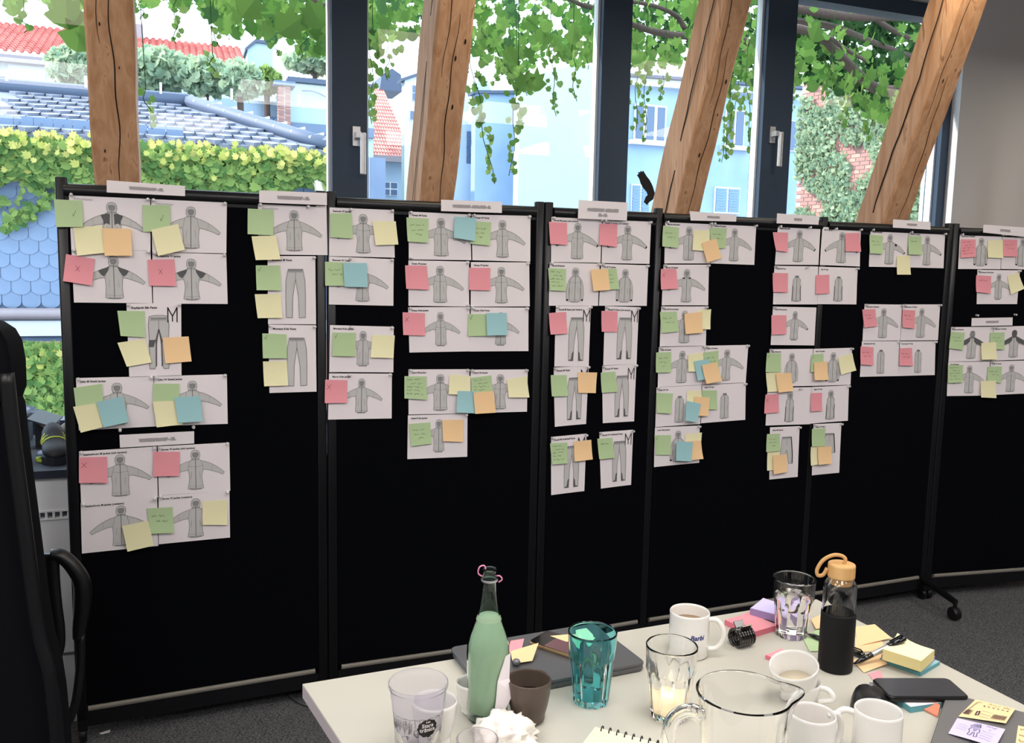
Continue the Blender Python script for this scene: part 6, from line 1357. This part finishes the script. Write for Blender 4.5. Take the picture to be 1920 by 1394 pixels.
br = [(18, 748)] + edge2; bl = [(-370, 748)] + [(-376 - (x - 24) * .55, y) for x, y in edge2]
cslab('backrest', br, bl, 'black_mesh', .012, .05)
for sgn in (0, 1):
    pl = [cp((x - 6) if sgn else -370 - (x - 24) * .5, y, .0) for x, y in [(18, 700)] + edge2]; MB().tube(bez(pl, 3), .017, 8).build('back_frame', 'black_plastic', t, True)
def arm(flip):
    off = Vector((-.72, -.10, 0)) if flip else Vector((0, 0, 0)); d = .26
    def ap(x, y, e=0): r_ = ray(x, y); return O + r_ * ((YC + d) / r_.y) + Vector((0, e, 0)) + off
    front = bez([ap(94, 1040), ap(112, 1046, .01), ap(130, 1068, .02), ap(143, 1100, .03), ap(144, 1140, .03), ap(139, 1180, .03), ap(136, 1206, .03)], 5)
    n = len(front); MB().tube(front, [.020 + .010 * min(1, i / n * 2) - (.012 * max(0, i / n - .6) / .4) for i in range(n)], 12, flat=.75).build('armrest_pad', 'black_plastic', t, True)
    rear = bez([ap(96, 1038, 0), ap(97, 1080), ap(101, 1130), ap(107, 1180), ap(106, 1215), ap(95, 1240), ap(70, 1250), ap(40, 1250)], 5); MB().tube(rear, .0145, 10, flat=1.4).build('armrest_loop', 'black_plastic', t, True)
    post_ = bez([ap(141, 1196, .03), ap(143, 1260, .02), ap(138, 1330), ap(110, 1380), ap(70, 1392)], 4); MB().tube(post_, .012, 8).build('armrest_post', 'black_plastic', t, True)
arm(False); arm(True)
cs = Vector((-1.56, 2.20, 0)); MB().rbox(cs + U_ * .47, (.21, .20, .04), .09).build('seat', 'black_mesh', t); MB().tube([cs + U_ * .10, cs + U_ * .44], .028, 12).build('gas_lift', 'black_plastic', t, True)
for k in range(5):
    a = 2 * pi * k / 5 + .5; e = cs + Vector((cos(a), sin(a), 0)) * .24; lg = MB().tube([cs + U_ * .11, e + U_ * .075], [.026, .018], 8).build('base_leg', 'black_plastic', t, True)
    MB().lathe(e + U_ * .028, [(.004, -.02), (.026, -.02), (.028, 0), (.026, .02), (.004, .02)], 14, Matrix.Rotation(pi / 2, 3, 'X')).build('castor', 'black_plastic', lg)

# ------------------------------------------------------------------ things on the window ledge (left of the pinboards)
ZL = .863
def L_(x, y, z=ZL): return at(x, y, z)
def sole_shoe(name, A, B, w_, m1, m2, label, hs=1.0):
    """low hiking shoe: heel A, toe B"""
    d = (B - A); L = d.length; d.normalize(); s = Vector((d.y, -d.x, 0)); t = empty(name, A, label, 'shoe'); t.location.z = ZL; t['_o'] = tuple(t.location); V = []; F = []; n = 16
    st = [(0, .5, .09), (.06, .75, .10), (.2, .85, .105), (.38, .85, .085), (.55, .95, .06), (.75, 1.0, .045), (.92, .75, .035), (1, .3, .02)]
    for q, ww, hh in st:
        for i in range(n):
            a = 2 * pi * i / n; V.append(Vector((A.x, A.y, ZL + .018)) + d * (L * q) + s * (w_ / 2 * ww * cos(a)) + U_ * (hh * hs * .5 + hh * hs * .5 * sin(a)))
    for j in range(len(st) - 1):
        for i in range(n): F.append((j * n + i, j * n + (i + 1) % n, (j + 1) * n + (i + 1) % n, (j + 1) * n + i))
    F += [tuple(reversed(range(n))), tuple(range((len(st) - 1) * n, len(st) * n))]; mk('upper', V, F, m1, t, True)
    V = []
    for q, ww, hh in st:
        for x, z in ((-1, 0), (-1, .024 * hs), (1, .024 * hs), (1, 0)): V.append(Vector((A.x, A.y, ZL + .001)) + d * (L * (q * 1.04 - .02)) + s * (w_ / 2 * (ww * 1.05) * x) + U_ * z)
    F = [(j * 4 + i, j * 4 + (i + 1) % 4, (j + 1) * 4 + (i + 1) % 4, (j + 1) * 4 + i) for j in range(len(st) - 1) for i in range(4)] + [(3, 2, 1, 0), (28, 29, 30, 31)]; mk('sole', V, F, m2, t)
    for q in (.35, .43, .51):
        pts = [Vector((A.x, A.y, ZL + .02)) + d * (L * q) + s * (w_ / 2 * .9 * cos(a)) + U_ * (hs * (.03 + (.055 - .12 * (q - .3)) * sin(a))) for a in [R(x) for x in range(10, 171, 20)]]; MB().tube(pts, .0045, 6).build('lace', 'shoe_lime', t, True)
    return t
mat('shoe_grey', (104, 122, 146), .6)
sole_shoe('climbing_shoe', L_(136, 858), L_(70, 866), .07, 'shoe_grey', 'shoe_lime', 'slim grey and lime climbing shoe lying at the front of the dark window ledge', .42)
sole_shoe('hiking_shoe', Wp(-.035, .22, ZL), Wp(.0, .06, ZL), .085, 'shoe_black', 'shoe_black', 'black boot with lime bands standing behind the climbing shoe on the ledge', 1.0)
def LB(x0, y0, x1, y1, v, dv): 
    a_, b_ = pv(x0, y0, v), pv(x1, y1, v); return rb(MB(), a_[0], b_[0], v, v + dv, max(b_[1], ZL), a_[1])
tag(LB(-40, 792, 47, 850, .38, .2).build('shoe_box', 'cardboard_dark'), 'dark blue-grey cardboard box under the knitted bundle on the window ledge', 'box')
q_ = pv(38, 789, .42); o = blob('knitted_bundle', tuple(Wp(q_[0], .46, q_[1] - .005)), .065, .05, .034, 'hat', 8, .25, 2.2, 32, label='grey-blue knitted bundle on top of the dark box on the window ledge', cat='clothing')
tag(LB(20, 840, 49, 868, .12, .07).build('small_box', 'slate_facade'), 'small blue box at the left end of the window ledge beside the chair', 'box')
A_, B_ = pv(50, 788, .30), pv(97, 802, .30); P = [Wp(A_[0], .30, A_[1]), Wp(B_[0], .30, B_[1]), Wp(B_[0] + .02, .45, B_[1] + .01), Wp(A_[0] + .02, .45, A_[1] + .01)]
lid_ = empty('leaning_box', Wp((A_[0] + B_[0]) / 2, .37, ZL), 'open dark box with a slanting lid, behind the black boot on the ledge', 'box')
mk('lid', P + [p + Vector((0, 0, .004)) for p in P], [(3, 2, 1, 0), (4, 5, 6, 7), (0, 1, 5, 4), (1, 2, 6, 5), (2, 3, 7, 6), (3, 0, 4, 7)], 'cardboard_dark', lid_)
rb(MB(), A_[0] + .01, B_[0] + .01, .40, .44, ZL, B_[1] - .002).build('box_body', 'shoe_black', lid_)
V = []; nn = 8; C_, D_ = pv(70, 782, .38), pv(106, 796, .38)
for j in range(2):
    for i in range(nn + 1): q = i / nn; V.append(Wp(C_[0] + (D_[0] - C_[0]) * q, .33 + j * .09, C_[1] + (D_[1] - C_[1]) * q - .012 * sin(q * 3.1) + j * .012 - .008))
tag(mk('paper_sheet', V, [(i, i + 1, nn + 2 + i, nn + 1 + i) for i in range(nn)], 'paper', None, True), 'curled pale sheet of paper lying on the slanting dark box lid', 'paper')
q_ = pv(118, 845, .22); o = blob('backpack', tuple(Wp(q_[0] + .02, .26, ZL)), .05, .05, .075, 'shoe_black', 15, .12, 1.5, 28, label='dark blue bag slumped behind the edge of the leftmost pinboard', cat='bag')

# ------------------------------------------------------------------ pendant lamps and added fill lamps above the table (outside the frame; they light the room and mirror in the panes)
for row, (v_, us) in enumerate(((-.45, (-.31, 1.54, 3.28, 5.0)), (-2.25, (-2.2, -.5, 1.25, 3.0, 4.8)), (-4.05, (-2.8, -1.3, .4, 2.2, 4.2)))):  # rear row and outer middle lamps are unseen, added to brighten the boards
    for i, u_ in enumerate(us):
        t = empty('pendant_and_fill_lamp', Wp(u_, v_, 2.75), 'square cream pendant lamp number %s from the left, %s, above the frame' % (('one', 'two', 'three', 'four', 'five')[i], ('window-side row', 'middle row with added ends', 'rear row added as fill')[row]), 'lamp', 'square pendant lamps')
        hw = .43 if row else .29; MB().box(Wp(u_, v_, 2.756), (hw, hw, .005), ROT_ROOM).build('diffuser', 'cream_lamp' if row else 'cream_lamp_dim', t)
        MB().box(Wp(u_, v_, 2.772), (hw + .01, hw + .01, .010), ROT_ROOM).build('housing', 'frame_white', t)
        MB().tube([Wp(u_, v_, 2.78), Wp(u_, v_, ZC)], .003, 6).build('suspension_cable', 'metal_grey', t)
